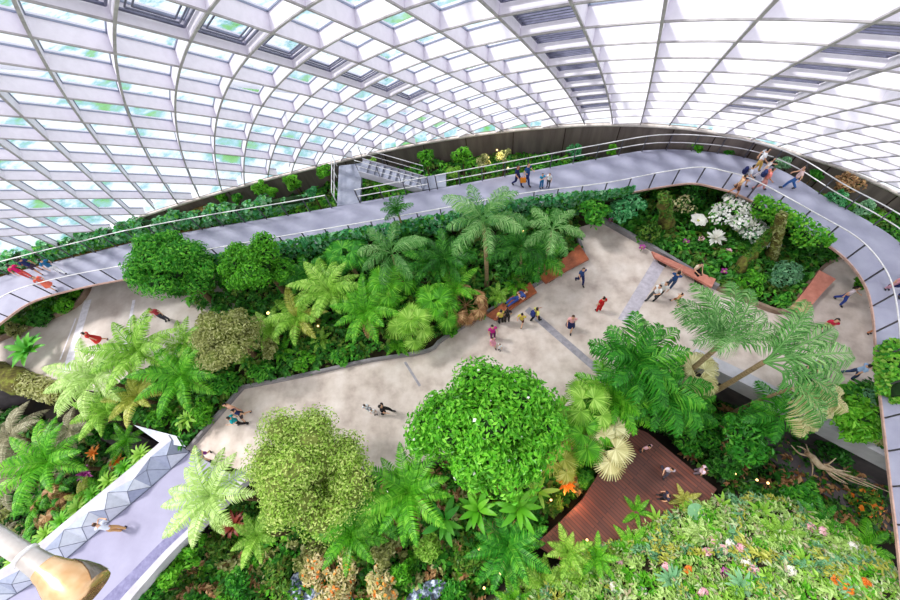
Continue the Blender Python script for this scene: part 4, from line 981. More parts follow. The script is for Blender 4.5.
for k, (x, y, rd, mt, lb) in enumerate([(192, 548, .95, 'bright', 'ferny green bush against the bridge kerb'), (172, 572, .9, 'bright', 'low bright bush along the bridge kerb'), (152, 594, .9, 'emerald', 'green bush at the near end of the bridge kerb'), (222, 545, .8, 'mixed', 'dark mixed bush beside the dark red bromeliad'),
        (345, 574, 1.15, 'strawbush', 'pale straw bush with orange flowers by the stream'), (318, 566, .95, 'strawbush', 'pale straw bush with orange flowers nearest the dome-shaped tree'), (383, 582, 1.0, 'strawbush', 'pale straw bush with orange flowers nearest the bright low bush'), (330, 594, .95, 'strawbush', 'pale straw bush with orange flowers beside the white water'), (385, 552, .8, 'olive', 'olive bush beside the dark green tree fern'), (310, 560, 1.0, 'olive', 'pale olive bush below the dome-shaped tree'), (280, 575, .8, 'mixed', 'mixed dark bush near the white water'),
        (425, 545, .8, 'lime', 'yellow bush between the vivid tree fern and the stream'), (455, 590, .8, 'emerald', 'green bush on the bank of the stream'), (240, 585, .8, 'emerald', 'dark bush in front of the white water'), (470, 560, .7, 'mixed', 'dark bush beside the dark spreading tree fern'), (400, 570, .7, 'bright', 'low bright bush at the bend of the stream'), (552, 505, .6, 'mixed', 'dark bush at the near edge of the deck'), (585, 478, .55, 'emerald', 'small dark bush between the deck and the yellow fan palm')]):
    bush('shrub', lb, x, y, -2.0 if k > 2 else -1.0, rd, mt, 900, .22, ground=EARTH, core='crown_core_pale' if mt in ('strawbush', 'olive', 'lime') else 'crown_core', extra=(LEAF['orange'], 70, .15) if mt == 'strawbush' else None)

# ================================================================ planted slope
def slope_at(px, py, up=.25):
    lo, hi = -2.0, 6.0
    d = ray(px, py); best = None
    for z in np.linspace(hi, lo, 400):
        p = at(px, py, z)
        if p[1] > np.interp(p[0], SLP[:, 0], SLP[:, 1]) + .3: continue
        if slope_z(p[None, :2])[0] + up >= z: return z
    return -1.6
for k, (x, y, kd, n_, sz, lb) in enumerate([(636, 512, 'fern_bright', 6, .5, 'dark-stemmed fern at the deck edge of the slope'), (684, 500, 'fern_yellow', 7, .45, 'yellow fern frond cluster reaching over the deck'), (545, 585, 'fern_lime', 9, .75, 'lime fern at the stream corner of the slope'), (590, 572, 'fern_lime', 9, .7, 'lime fern below the pointed ferns'), (655, 520, 'blade_lime', 7, .5, 'pale lance-leaved plant near the deck edge'), (720, 505, 'blade_lime', 7, .5, 'pale lance-leaved plant on the crest of the slope'),
        (760, 512, 'blade_lime', 8, .5, 'lance-leaved plant on the crest below the warm lamps'), (630, 545, 'fern_bright', 8, .55, 'green fern on the upper slope'), (860, 545, 'palm_bright', 9, .5, 'feathery plant on the slope beneath the walkway edge'), (820, 520, 'fern_dark', 8, .55, 'dark fern on the crest below the driftwood'), (625, 548, 'strap_bright', 16, .5, 'emerald strap-leaved tuft on the upper slope'),
        (670, 580, 'strap_grey', 18, .7, 'blue-grey strap-leaved plant low on the slope'), (740, 585, 'strap_grey', 16, .7, 'blue-grey strap-leaved plant beside the pink flowers'), (800, 560, 'strap_lime', 16, .6, 'lime strap-leaved plant in the middle of the slope'), (850, 590, 'strap_bright', 16, .6, 'bright strap-leaved plant at the corner of the slope'), (515, 600, 'fern_bright', 8, .6, 'bright fern at the stream end of the slope'), (780, 535, 'fern_lime', 8, .55, 'lime fern in the middle of the slope'), (700, 535, 'fern_pale', 8, .5, 'pale fern beside the round leaf')]):
    z = slope_at(x, y)
    R_('slope_plant' if 'strap' in kd or 'blade' in kd else 'fern', lb, 'fern' if 'fern' in kd else 'leafy plant', x, y, z, kd, n_, sz, ground=z - .25, trunk=None, part='leaf' if 'fern' not in kd else 'frond')
zr = slope_at(694, 513); rl = empty('round_leaf_plant', at(694, 513, zr)); tag(rl, 'single large round pale green leaf on the slope near the deck', 'leafy plant')
b = MB(); a_ = np.linspace(0, 2 * PI, 29)[:-1]; b.add(np.vstack([[[0, 0, .42]], np.c_[.42 * np.cos(a_), .42 * np.sin(a_), .34 + .03 * np.sin(a_ * 7)]]), [[0, k + 1, (k + 1) % 28 + 1] for k in range(28)], 0, True); b.build('leaf', LEAF['bluegreen'], rl)
b = MB(); b.tube([[0, 0, -.2], [.03, 0, .1], [0, 0, .42]], .02, 5); b.build('stalk', LEAF['lime'], rl)
def flower_head(px, py, mat, lb, grp, n=14, R=.17):
    z = slope_at(px, py, .45); root = empty('flower_cluster', at(px, py, z - .3)); tag(root, lb, 'flower', grp); rr = np.random.default_rng(int(px * 7 + py))
    b = MB(); d = sph(rr, n * 4); d[:, 2] = np.abs(d[:, 2]); leaf_cloud(b, d * R + [0, 0, .3], d, .12, rr, 0, .8); b.build('blossoms', LEAF[mat], root)
    b = MB(); b.tube([[0, 0, 0], [.02, .01, .15], [0, 0, .3]], .015, 5); b.build('stem', LEAF['emerald'], root)
for k, (x, y, m_, lb) in enumerate([(712, 543, 'pink', 'pale pink flower head at the top of the pink cluster'), (720, 549, 'pink', 'pale pink flower head beside the round leaf'), (704, 552, 'pink', 'pink flower head on the deck side of the pink cluster'), (726, 543, 'white', 'whitish flower head in the pink cluster'), (737, 548, 'pink', 'pink flower head on the far side of the pink cluster'), (722, 572, 'purple', 'deep pink flower head below the pink cluster'),
        (742, 561, 'white', 'white flower head near the lance-leaved plants'), (750, 570, 'pink', 'pale pink flower head beside the blue-grey strap plant'), (806, 527, 'pink', 'pink flower head on the crest of the slope'), (818, 531, 'pink', 'pink flower head next to the dark fern'), (846, 546, 'white', 'white flower head beside the feathery plant'), (786, 570, 'white', 'white flower head in the middle of the slope'), (686, 570, 'orange', 'peach flower head near the blue-grey strap plant'), (664, 566, 'pink', 'pink flower head on the deck half of the slope'), (618, 562, 'pink', 'small pink flower head on the upper slope'), (640, 590, 'white', 'white flower head at the foot of the slope'), (612, 586, 'white', 'white flower head by the lime ferns'), (830, 580, 'orange', 'orange flower head near the corner of the slope'), (842, 588, 'orange', 'orange flower head beside the bright strap plant'), (858, 582, 'orange', 'peach flower head at the walkway end of the slope'), (868, 506, 'orange', 'orange flower head beneath the walkway edge'), (700, 592, 'pink', 'pink flower head at the very foot of the slope')]):
    flower_head(x, y, m_, lb, 'flower heads on the slope')

# ================================================================ planter behind the walkway
for k, (x, y, rd, mt, lb) in enumerate([(222, 197, .50, 'bright', 'small round shrub at the ivy end of the planter'), (237, 198, .42, 'emerald', 'low green shrub beside the small round shrub'), (259, 189, .62, 'bright', 'rounded shrub against the dark wall, first of three'), (273, 193, .45, 'bright', 'low shrub touching the first rounded shrub'), (292, 182, .68, 'bright', 'taller rounded shrub against the dark wall'), (325, 171, .62, 'bright', 'shrub behind the white landing railing'), (312, 193, .5, 'teal', 'blue-green shrub at the end of the ivy hedge'),
        (425, 157, .70, 'bright', 'round bright shrub above the staircase'), (462, 156, .78, 'bright', 'larger round bright shrub near the staircase'), (372, 163, .4, 'lime', 'small pale shrub at the head of the staircase'), (384, 188, .55, 'bright', 'low shrub under the staircase'), (405, 190, .5, 'emerald', 'trailing green shrub below the staircase stringer'), (455, 172, .5, 'lime', 'yellow-green shrub beyond the stair landing'), (483, 162, .6, 'olive', 'olive shrub lit by the wall lamp'), (503, 156, .55, 'olive', 'bronze-green shrub beside the glowing wall lamp'),
        (575, 152, .6, 'teal', 'green shrub behind the two-rail railing'), (612, 151, .4, 'bright', 'small bright shrub at the railing foot'), (697, 146, .62, 'bright', 'green shrub in the planter at the crest of the walkway'), (738, 144, .7, 'bright', 'twiggy shrub by the walking group'), (724, 150, .5, 'emerald', 'low shrub between the crest shrubs'), (783, 163, .5, 'bluegreen', 'grey-green shrub behind the walking group'), (845, 185, .75, 'dry', 'brownish twiggy shrub against the dark wall'), (838, 200, .6, 'teal', 'blue-green shrub in front of the brownish shrub'), (862, 208, .6, 'bluegreen', 'pale green shrub further along the railing'), (815, 175, .4, 'emerald', 'small green shrub beside the walking pair of the railing')]):
    bush('shrub', lb, x, y, 2.05 + rd * .95, rd, mt, 620, .19, ground=PLZ - .02)

# ================================================================ ivy
def ivy(name, label, E, n, z0, z1, thick, mats, size, seed, cat='ivy', hang=0.0):
    r = np.random.default_rng(seed); E = resample(E, .25); T = np.gradient(E, axis=0); T /= np.linalg.norm(T, axis=1)[:, None]
    S = np.stack([-T[:, 1], T[:, 0], 0 * T[:, 0]], 1)
    k = r.integers(0, len(E), n); a = r.uniform(-1, 1, n); z = r.uniform(0, 1, n)
    bl = .75 + .25 * np.sin(k * .9) * np.sin(k * .37 + 1)
    prof_ = np.sqrt(np.clip(1 - (2 * z - 1) ** 2 * .8, 0, 1))
    P = E[k] + T[k] * r.uniform(-.15, .15, (n, 1)) + S[k] * (a * thick * prof_ * np.clip(np.sin(PI * (k + .5) / len(E)) * 2.2, .25, 1))[:, None]
    P[:, 2] = E[k][:, 2] + z0 + (z1 - z0) * (z * bl if hang == 0 else 1 - (1 - z) * bl)
    mid_ = E[k][:, 2] + z0 + (z1 - z0) * (.5 if hang == 0 else .8); tp_ = np.clip(np.sin(PI * (k + .5) / len(E)) * 2.0 + .2, .3, 1); P[:, 2] = mid_ + (P[:, 2] - mid_) * tp_
    N_ = S[k] * a[:, None] + np.array([0, 0, .8]) * (z[:, None])
    b = MB(); leaf_cloud(b, P, N_, size, r, 0, .8)
    mi = r.integers(0, len(mats), n); b.MI = [np.r_[mi, mi].astype(int)]
    # leafy stems under the leaves
    q = E.copy(); q[:, 2] += (z0 + z1) / 2
    sb = MB(); sb.tube(q, thick * .55, 6)
    root = b.build(name, [LEAF[m] for m in mats]); tag(root, label, cat, kind='thing')
    sb.build('stems', MAT['crown_core'], root)
    return root
i_l = wo_index(-40, 290)
ivy('ivy_hedge', 'trailing blue-green ivy hedge along the outer railing of the walkway', WO[i_l:wo_index(322, 208)] - inner_dir[i_l:wo_index(322, 208)] * -.65, 9500, -.3, 1.45, .5, ['teal', 'bluegreen', 'teal', 'emerald'], .26, 21)
def wi_index(px, py):
    p = at(px, py, WZ); return int(np.argmin(np.linalg.norm(WI - p, axis=1)))
ia, ib = wi_index(205, 262), wi_index(632, 192)
ivy('ivy_curtain', 'curtain of ivy hanging from the inner railing above the palm bed', WI[ia:ib] - inner_dir[ia:ib] * .12, 6400, -1.3, .95, .22, ['teal', 'emerald', 'bluegreen', 'teal'], .25, 22, hang=1)
ia, ib = wi_index(762, 200), wi_index(832, 245)
ivy('climbing_vine', 'bright climbing vine spilling over the railing at the walkway bend', WI[ia:ib] - inner_dir[ia:ib] * .25, 1700, -1.0, 1.0, .30, ['bright', 'emerald', 'bright'], .17, 23, hang=1)
ia, ib = wi_index(876, 345), wi_index(883, 412)
ivy('climbing_vine', 'bright vine hanging over the railing on the far side of the plaza', WI[ia:ib] + inner_dir[ia:ib] * .35, 3000, -.3, 1.2, .5, ['bright', 'emerald', 'lime'], .16, 24)
# ================================================================ benches
def bench(name, label, quad, mat, h=.48, tilt=0.0):
    P = ats(quad, h); c = P.mean(0) * [1, 1, 0]; root = empty(name, c); tag(root, label, 'bench')
    A, B, D, E_ = P - c          # A-B one end, D-E the other (A-E and B-D are the long sides)
    n = 9; t = np.linspace(0, 1, n)[:, None]
    L1 = A + (E_ - A) * t; L2 = B + (D - B) * t
    bow = np.sin(t * PI) * .06; w_ = (L2 - L1); L1 = L1 + w_ * bow; L2 = L2 - w_ * bow
    tw = np.array([0, 0, 1.0]) * (tilt * (t - .3))
    L1 = L1 + tw
    th = np.array([0, 0, -.16]); b = MB()
    b.strip(L1, L2); b.strip(L2 + th, L1 + th); b.strip(L2, L2 + th); b.strip(L1 + th, L1)
    b.add(np.array([L1[0], L2[0], L2[0] + th, L1[0] + th]), [[0, 1, 2, 3]]); b.add(np.array([L1[-1], L2[-1], L2[-1] + th, L1[-1] + th]), [[3, 2, 1, 0]])
    b.build('seat', MAT[mat], root)
    mid = (L1 + L2) / 2; q = .30
    S1, S2 = mid + (L1 - mid) * .7, mid + (L2 - mid) * .7
    for nm, k in (('leg', 1), ('leg', n - 3)):
        b = MB(); z = np.array([1, 1, 0]); quad_ = np.array([S1[k], S2[k], S2[k + 1], S1[k + 1]])
        b.prism(quad_ * z, 0, quad_[:, 2].min() - .15); b.build(nm, MAT['timber_dark'], root)
    return root
bench('timber_bench', 'long red-brown timber bench at the kerb with a person lying on it', [(486, 315), (496, 320), (537, 292), (530, 282)], 'timber_red')
bench('timber_bench', 'red-brown twisted timber bench beside the plaza corner, empty', [(539, 276), (546, 283), (589, 259), (579, 245)], 'timber_red', .5, .12)
bench('timber_bench', 'narrow pinkish timber bench along the kerb of the dark bed', [(652, 251), (655, 257), (712, 287), (716, 279)], 'timber_pink')
bench('timber_bench', 'wide salmon timber slab bench beside the blue-green shrub', [(791, 307), (803, 317), (836, 279), (818, 271)], 'timber_pink', .55, .15)

# ================================================================ faceted parapet of the bridge
fp = empty('faceted_parapet', PL[0]); tag(fp, 'crystal-like parapet of grey triangular panels with a white rim along the bridge', 'parapet')
B0 = resample(PL, 1.25)[0:]; T_ = np.gradient(B0, axis=0); T_ /= np.linalg.norm(T_, axis=1)[:, None]; OUT = np.stack([T_[:, 1], -T_[:, 0], 0 * T_[:, 0]], 1)
if OUT[0] @ (PL[0] - PR[0]) < 0: OUT = -OUT
rr = np.random.default_rng(12); nB = len(B0)
MID = (B0[:-1] + B0[1:]) / 2; MO = (OUT[:-1] + OUT[1:]) / 2
TP = MID + MO * rr.uniform(.15, .5, (nB - 1, 1)) + np.array([0, 0, 1]) * rr.uniform(.75, 1.05, (nB - 1, 1))
UP_ = B0 + OUT * rr.uniform(.45, .75, (nB, 1)) + np.array([0, 0, 1]) * rr.uniform(.95, 1.15, (nB, 1))
RIM = B0 + OUT * 1.12 + [0, 0, 1.0]; RIMB = RIM + [0, 0, -.5]
fm = ['facet', 'facet_mid', 'facet_dark', 'facet']; z0_ = PL[0]
tris = []
for k in range(nB - 1):
    tris += [(B0[k], B0[k + 1], TP[k]), (B0[k], TP[k], UP_[k]), (TP[k], B0[k + 1], UP_[k + 1]), (UP_[k], TP[k], UP_[k + 1])]
for q, t3 in enumerate(tris):
    t3 = np.array(t3) - z0_; nn = np.cross(t3[1] - t3[0], t3[2] - t3[0]); nn /= np.linalg.norm(nn) + 1e-9
    b = MB(); b.add(np.vstack([t3, t3 - np.sign(nn[2] + 1e-9) * nn * .03]), [[0, 1, 2], [5, 4, 3], [0, 3, 4, 1], [1, 4, 5, 2], [2, 5, 3, 0]])
    b.build('facet_panel', MAT[fm[int(rr.integers(0, 4))]], fp)
b = MB(); b.strip(UP_ - z0_, RIM - z0_); b.strip(RIM - z0_, RIMB - z0_); b.build('white_rim', MAT['concrete_white'], fp)
b = MB()
for k in range(nB - 1):
    for p, q in ((B0[k], TP[k]), (TP[k], B0[k + 1]), (TP[k], UP_[k]), (TP[k], UP_[k + 1])): b.tube([p - z0_, q - z0_], .016, 4)
b.tube(B0 - z0_ + [0, 0, .02], .03, 5); b.build('seam_bars', MAT['seam'], fp)
wing = [at(182, 446, .9), at(160, 443, .7), at(134, 425, .6), at(176, 436, 1.0)]
b = MB(); b.add(np.array([wing[0], wing[1], wing[3], wing[2]]) - z0_, [[0, 1, 2], [1, 3, 2]]); b.add(np.array([wing[0], wing[1], wing[3], wing[2]]) - z0_ - [0, 0, .3], [[2, 1, 0], [2, 3, 1]]); b.build('end_wing', MAT['facet'], fp)

# ================================================================ pole lamp close to the viewer
P0, P1 = at(-40, 513, 16.2), at(88, 596, 15.5)
ax_ = (P1 - P0) / np.linalg.norm(P1 - P0)
pl = empty('pole_lamp', at(20, 548, 15.9)); tag(pl, 'pale metal pole ending in a flared golden lamp head above the bridge', 'lamp'); oL_ = at(20, 548, 15.9)
def on(px_): return P0 + (P1 - P0) * px_
b = MB(); b.tube(np.array([P0 - ax_ * 5, on(.52)]) - oL_, .135, 20); b.build('pole', MAT['pole_metal'], pl)
b = MB(); b.tube(np.array([on(.50), on(.505), on(.525), on(.53)]) - oL_, [.14, .165, .165, .14], 20); b.build('collar', MAT['rail_white'], pl)
b = MB(); b.tube(np.array([on(.52), on(.60), on(.68)]) - oL_, [.146, .155, .17], 20); b.build('sleeve', MAT['pole_metal'], pl)
prof = [(.66, .172), (.69, .19), (.72, .20), (.78, .25), (.85, .30), (.92, .33), (.97, .338), (1.0, .325), (.985, .29), (.95, .24)]
b = MB(); b.tube(np.array([on(p) for p, q in prof]) - oL_, [q for p, q in prof], 28, cap=False); b.build('lamp_head', MAT['gold'], pl)
# the tube builder caps off here: inner reflector and the dark glass on the upper side
b = MB(); b.tube(np.array([on(.95), on(.90)]) - oL_, [.24, .08], 24); b.build('reflector', MAT['gold'], pl)
side = np.cross(ax_, [0, 0, 1.0]); side /= np.linalg.norm(side); upv = np.cross(side, ax_)
vdir = np.array([0, 0, EYE]) - on(.85); vdir -= (vdir @ ax_) * ax_; vdir /= np.linalg.norm(vdir); tdir = np.cross(ax_, vdir)
if (at(106, 560, 15.6) - on(.9)) @ tdir < 0: tdir = -tdir
b = MB(); th = np.linspace(0, PI * .62, 9) - .15; rows = []
for p, q in ((.76, .232), (.84, .293), (.92, .33), (.985, .337)):
    wdt = (p - .74) / .24
    rows.append(on(p) - oL_ + (q + .012) * (np.cos(th * wdt * .55 + .75 * (1 - wdt) + .95 - .4)[:, None] * vdir + np.sin(th * wdt * .55 + .75 * (1 - wdt) + .95 - .4)[:, None] * tdir))
for k in range(3): b.strip(rows[k], rows[k + 1], 0, True)
b.build('dark_glass', MAT['lens'], pl)

# ================================================================ garden lights
lights = [(268, 313, .9, 'warm garden light glowing among ferns below the fresh green tree'), (318, 326, .8, 'small garden light under the lime tree fern'), (523, 231, 1.0, 'warm light behind the tall slender palm'), (686, 366, 1.4, 'white lamp among the palms at the plaza edge, nearer the deck'), (692, 368, 1.4, 'white lamp among the palms at the plaza edge, nearer the bench'),
          (312, 530, .9, 'white lamp under the dome-shaped tree, nearer the bridge'), (320, 525, .9, 'white lamp under the dome-shaped tree, nearer the vivid tree fern'), (479, 549, -1.4, 'warm light by the stream near the dark spreading tree fern'), (500, 574, -1.6, 'warm light on the stream bank below the slope corner'), (484, 588, -2.0, 'warm light beside the lowest bend of the stream'), (551, 500, -1.6, 'warm light at the near edge of the deck'), (587, 540, -1.4, 'warm light between the deck and the pointed ferns'),
          (757, 480, -1.6, 'warm lamp in the dark lower garden, first of the pair under the driftwood'), (768, 483, -1.6, 'warm lamp in the dark lower garden, second of the pair under the driftwood'), (735, 474, -2.0, 'warm lamp nearest the slope side of the deck'), (497, 150, 2.9, 'warm lamp washing the dark wall behind the walkway'), (508, 168, 2.7, 'small warm lamp by the railing near the walking couple'), (388, 491, 1.4, 'tiny white light beside the vivid tree fern'), (668, 222, .8, 'small light on the dark bed beside the mossy stump')]
for k, (x, y, z, lb) in enumerate(lights):
    c = at(x, y, z); gz = PLZ if z > 2.5 else (EARTH if y > 440 or (y > 360 and x > 600) else -.04)
    root = empty('garden_light', (c[0], c[1], gz)); tag(root, lb, 'light')
    H = z - gz; R_l = .09 if k in (0, 3, 4, 5, 6) else .06
    b = MB(); b.tube([[0, 0, 0], [0, 0, H - R_l * .5]], .025, 6); b.build('stake', MAT['rail_dark'], root)
    b = MB(); core_blob(b, np.array([0, 0, H]), np.array([R_l] * 3), 0, np.random.default_rng(k)); b.SM = [np.ones(len(m_), bool) for m_ in b.SM]
    b.build('bulb', MAT['lamp_white' if k in (3, 4, 5, 6, 17) else 'lamp'], root)
    b = MB(); b.tube([[0, 0, H - R_l * 1.6], [0, 0, H - R_l * .4]], [R_l * .5, R_l * .9], 8); b.build('lamp_cup', MAT['rail_dark'], root)
wl_d = bpy.data.lights.new('wall_glow', 'POINT'); wl_d.energy = 40; wl_d.color = (1, .75, .5); wl_d.shadow_soft_size = .2
wlo = bpy.data.objects.new('wall_glow', wl_d); C.objects.link(wlo); wlo.location = Vector([float(v) for v in at(497, 152, 3.1)]) + Vector((0, -.3, .1))
dg_d = bpy.data.lights.new('deck_glow', 'POINT'); dg_d.energy = 90; dg_d.color = (1, .55, .25); dg_d.shadow_soft_size = .2
dgo = bpy.data.objects.new('deck_glow', dg_d); C.objects.link(dgo); dgo.location = Vector([float(v) for v in at(572, 500, -.9)])
# ================================================================ people
SKIN = [flat('skin_light', (.88, .68, .56), .6, var=.02), flat('skin_tan', (.76, .54, .42), .6, var=.02), flat('skin_brown', (.52, .34, .25), .6, var=.02)]
HAIR = [flat('hair_black', (.10, .08, .08), .5, var=.02), flat('hair_brown', (.28, .18, .12), .5, var=.02), flat('hair_grey', (.70, .68, .66), .5, var=.03)]
EYE_M = flat('eye_dark', (.06, .05, .05), .3, var=.01)
CLOTH = {}
def cloth(c):
    if c not in CLOTH: CLOTH[c] = flat('cloth', c, .85, spec=.2, var=.03)
    return CLOTH[c]
V3 = lambda *a: np.array(a, float)
def skeleton(pose):
    """joints of a 1.70 m adult facing +y; returns points, radii, bones (a, b, region)"""
    P = dict(pel=V3(0, 0, .95), spi=V3(0, .01, 1.13), che=V3(0, .0, 1.32), nek=V3(0, 0, 1.475), hd0=V3(0, .02, 1.555), hd1=V3(0, .025, 1.63), hd2=V3(0, .01, 1.695))
    for s, n in ((-1, 'l'), (1, 'r')):
        P['sh' + n] = V3(.175 * s, 0, 1.415); P['hip' + n] = V3(.09 * s, 0, .89)
        P['el' + n] = V3(.235 * s, -.03, 1.14); P['wr' + n] = V3(.245 * s, .06, .90); P['hdir' + n] = V3(.0, .02, -.08)
        P['kn' + n] = V3(.10 * s, .02, .50); P['an' + n] = V3(.10 * s, -.02, .085); P['to' + n] = V3(.115 * s, .15, .035)
    def leg(n, s, ky, kz, ay, az, tdy=.17, tdz=-.05):
        P['kn' + n] = V3(.10 * s, ky, kz); P['an' + n] = V3(.10 * s, ay, az); P['to' + n] = V3(.115 * s, ay + tdy, az + tdz)
    def arm(n, s, el, wr, hd):
        P['el' + n] = V3(el[0] * s, el[1], el[2]); P['wr' + n] = V3(wr[0] * s, wr[1], wr[2]); P['hdir' + n] = V3(hd[0] * s, hd[1], hd[2])
    if pose == 'walk':
        leg('l', -1, .20, .53, .27, .11); leg('r', 1, -.03, .50, -.32, .16, .13, -.11)
        arm('l', -1, (.24, -.14, 1.16), (.23, -.14, .93), (0, .01, -.08)); arm('r', 1, (.24, .08, 1.15), (.22, .26, 1.0), (0, .05, -.06))
    elif pose == 'stride':
        leg('r', 1, .17, .52, .22, .10); leg('l', -1, -.04, .50, -.26, .14, .14, -.09)
        arm('r', 1, (.25, -.10, 1.16), (.25, -.08, .92), (0, .01, -.08)); arm('l', -1, (.24, .05, 1.14), (.16, .27, 1.16), (-.02, .07, .03))
    elif pose == 'photo':
        arm('l', -1, (.23, .14, 1.20), (.09, .34, 1.40), (-.02, .05, .06)); arm('r', 1, (.23, .14, 1.20), (.09, .34, 1.40), (-.02, .05, .06))
        P['hd1'] += [0, .02, 0]; P['hd2'] += [0, .03, 0]
    elif pose == 'lean':
        for q in ('spi', 'che', 'nek', 'hd0', 'hd1', 'hd2', 'shl', 'shr'): P[q][1] += (P[q][2] - .95) * .42
        arm('l', -1, (.25, .34, 1.12), (.13, .56, 1.16), (-.05, .06, 0)); arm('r', 1, (.25, .34, 1.12), (.13, .56, 1.16), (-.05, .06, 0))
        leg('l', -1, .02, .50, -.06, .085); leg('r', 1, .0, .50, -.16, .085)
    elif pose == 'sit':
        for q in list(P):
            if not q.startswith(('kn', 'an', 'to', 'hdir')): P[q] = P[q] - [0, 0, .40]
        leg('l', -1, .42, .52, .44, .085); leg('r', 1, .43, .52, .38, .085)
        for q in ('che', 'nek', 'hd0', 'hd1', 'hd2', 'shl', 'shr'): P[q][1] += (P[q][2] - .72) * .14
        arm('l', -1, (.25, .10, .78), (.15, .33, .66), (-.03, .07, -.01)); arm('r', 1, (.25, .10, .78), (.15, .33, .66), (-.03, .07, -.01))
    elif pose == 'lie':
        arm('l', -1, (.30, .03, 1.16), (.13, .13, 1.06), (-.07, .03, 0)); arm('r', 1, (.30, .03, 1.16), (.12, .13, 1.10), (-.07, .03, 0))
        leg('l', -1, .10, .50, .0, .10); leg('r', 1, .22, .52, .02, .16)
    pts = []; rad = []; bones = []; ix = {}
    def put_(k, p, r, par=None, reg='torso'):
        ix[k] = len(pts); pts.append(p); rad.append(r)
        if par is not None: bones.append((ix[par], ix[k], reg))
    put_('pel', P['pel'], (.135, .10)); put_('spi', P['spi'], (.125, .095), 'pel'); put_('che', P['che'], (.15, .105), 'spi'); put_('nek', P['nek'], (.055, .055), 'che', 'neck')
    put_('hd0', P['hd0'], (.070, .078), 'nek', 'head'); put_('hd1', P['hd1'], (.080, .098), 'hd0', 'head'); put_('hd2', P['hd2'], (.062, .075), 'hd1', 'head')
    for s, n in ((-1, 'l'), (1, 'r')):
        put_('sh' + n, P['sh' + n], (.062, .062), 'che', 'torso'); put_('el' + n, P['el' + n], (.042, .042), 'sh' + n, 'uparm'); put_('wr' + n, P['wr' + n], (.027, .027), 'el' + n, 'forearm')
        hd = P['hdir' + n]; hd = hd / np.linalg.norm(hd); W = P['wr' + n]
        put_('pa' + n, W + hd * .075, (.036, .018), 'wr' + n, 'hand')
        sd = np.cross(hd, V3(s, 0, 0)); sd = sd / (np.linalg.norm(sd) + 1e-9); curl = V3(-s, 0, 0)
        for q, (o, ln) in enumerate(((-.030, .062), (-.010, .074), (.010, .070), (.029, .054))):
            a = W + hd * .098 + sd * o; put_('f%d%s' % (q, n), a, (.010, .010), 'pa' + n, 'hand')
            put_('g%d%s' % (q, n), a + hd * ln * .55 + sd * o * .2 + curl * .012, (.0085, .0085), 'f%d%s' % (q, n), 'hand'); put_('h%d%s' % (q, n), a + hd * ln * .9 + sd * o * .2 + curl * .035, (.007, .007), 'g%d%s' % (q, n), 'hand')
        put_('t0' + n, W + hd * .045 - sd * .036, (.012, .012), 'wr' + n, 'hand'); put_('t1' + n, W + hd * .085 - sd * .060 + curl * .012, (.009, .009), 't0' + n, 'hand')
        put_('hip' + n, P['hip' + n], (.088, .088), 'pel', 'hip'); put_('kn' + n, P['kn' + n], (.058, .058), 'hip' + n, 'thigh'); put_('an' + n, P['an' + n], (.040, .040), 'kn' + n, 'calf')
        put_('to' + n, P['to' + n], (.036, .030), 'an' + n, 'foot')
    return P, np.array(pts), rad, bones
def seg_d(X, a, b):
    d = b - a; t = np.clip(((X - a) @ d) / (d @ d), 0, 1); return np.linalg.norm(X - a - d * t[:, None], axis=1), t
BODY = {}
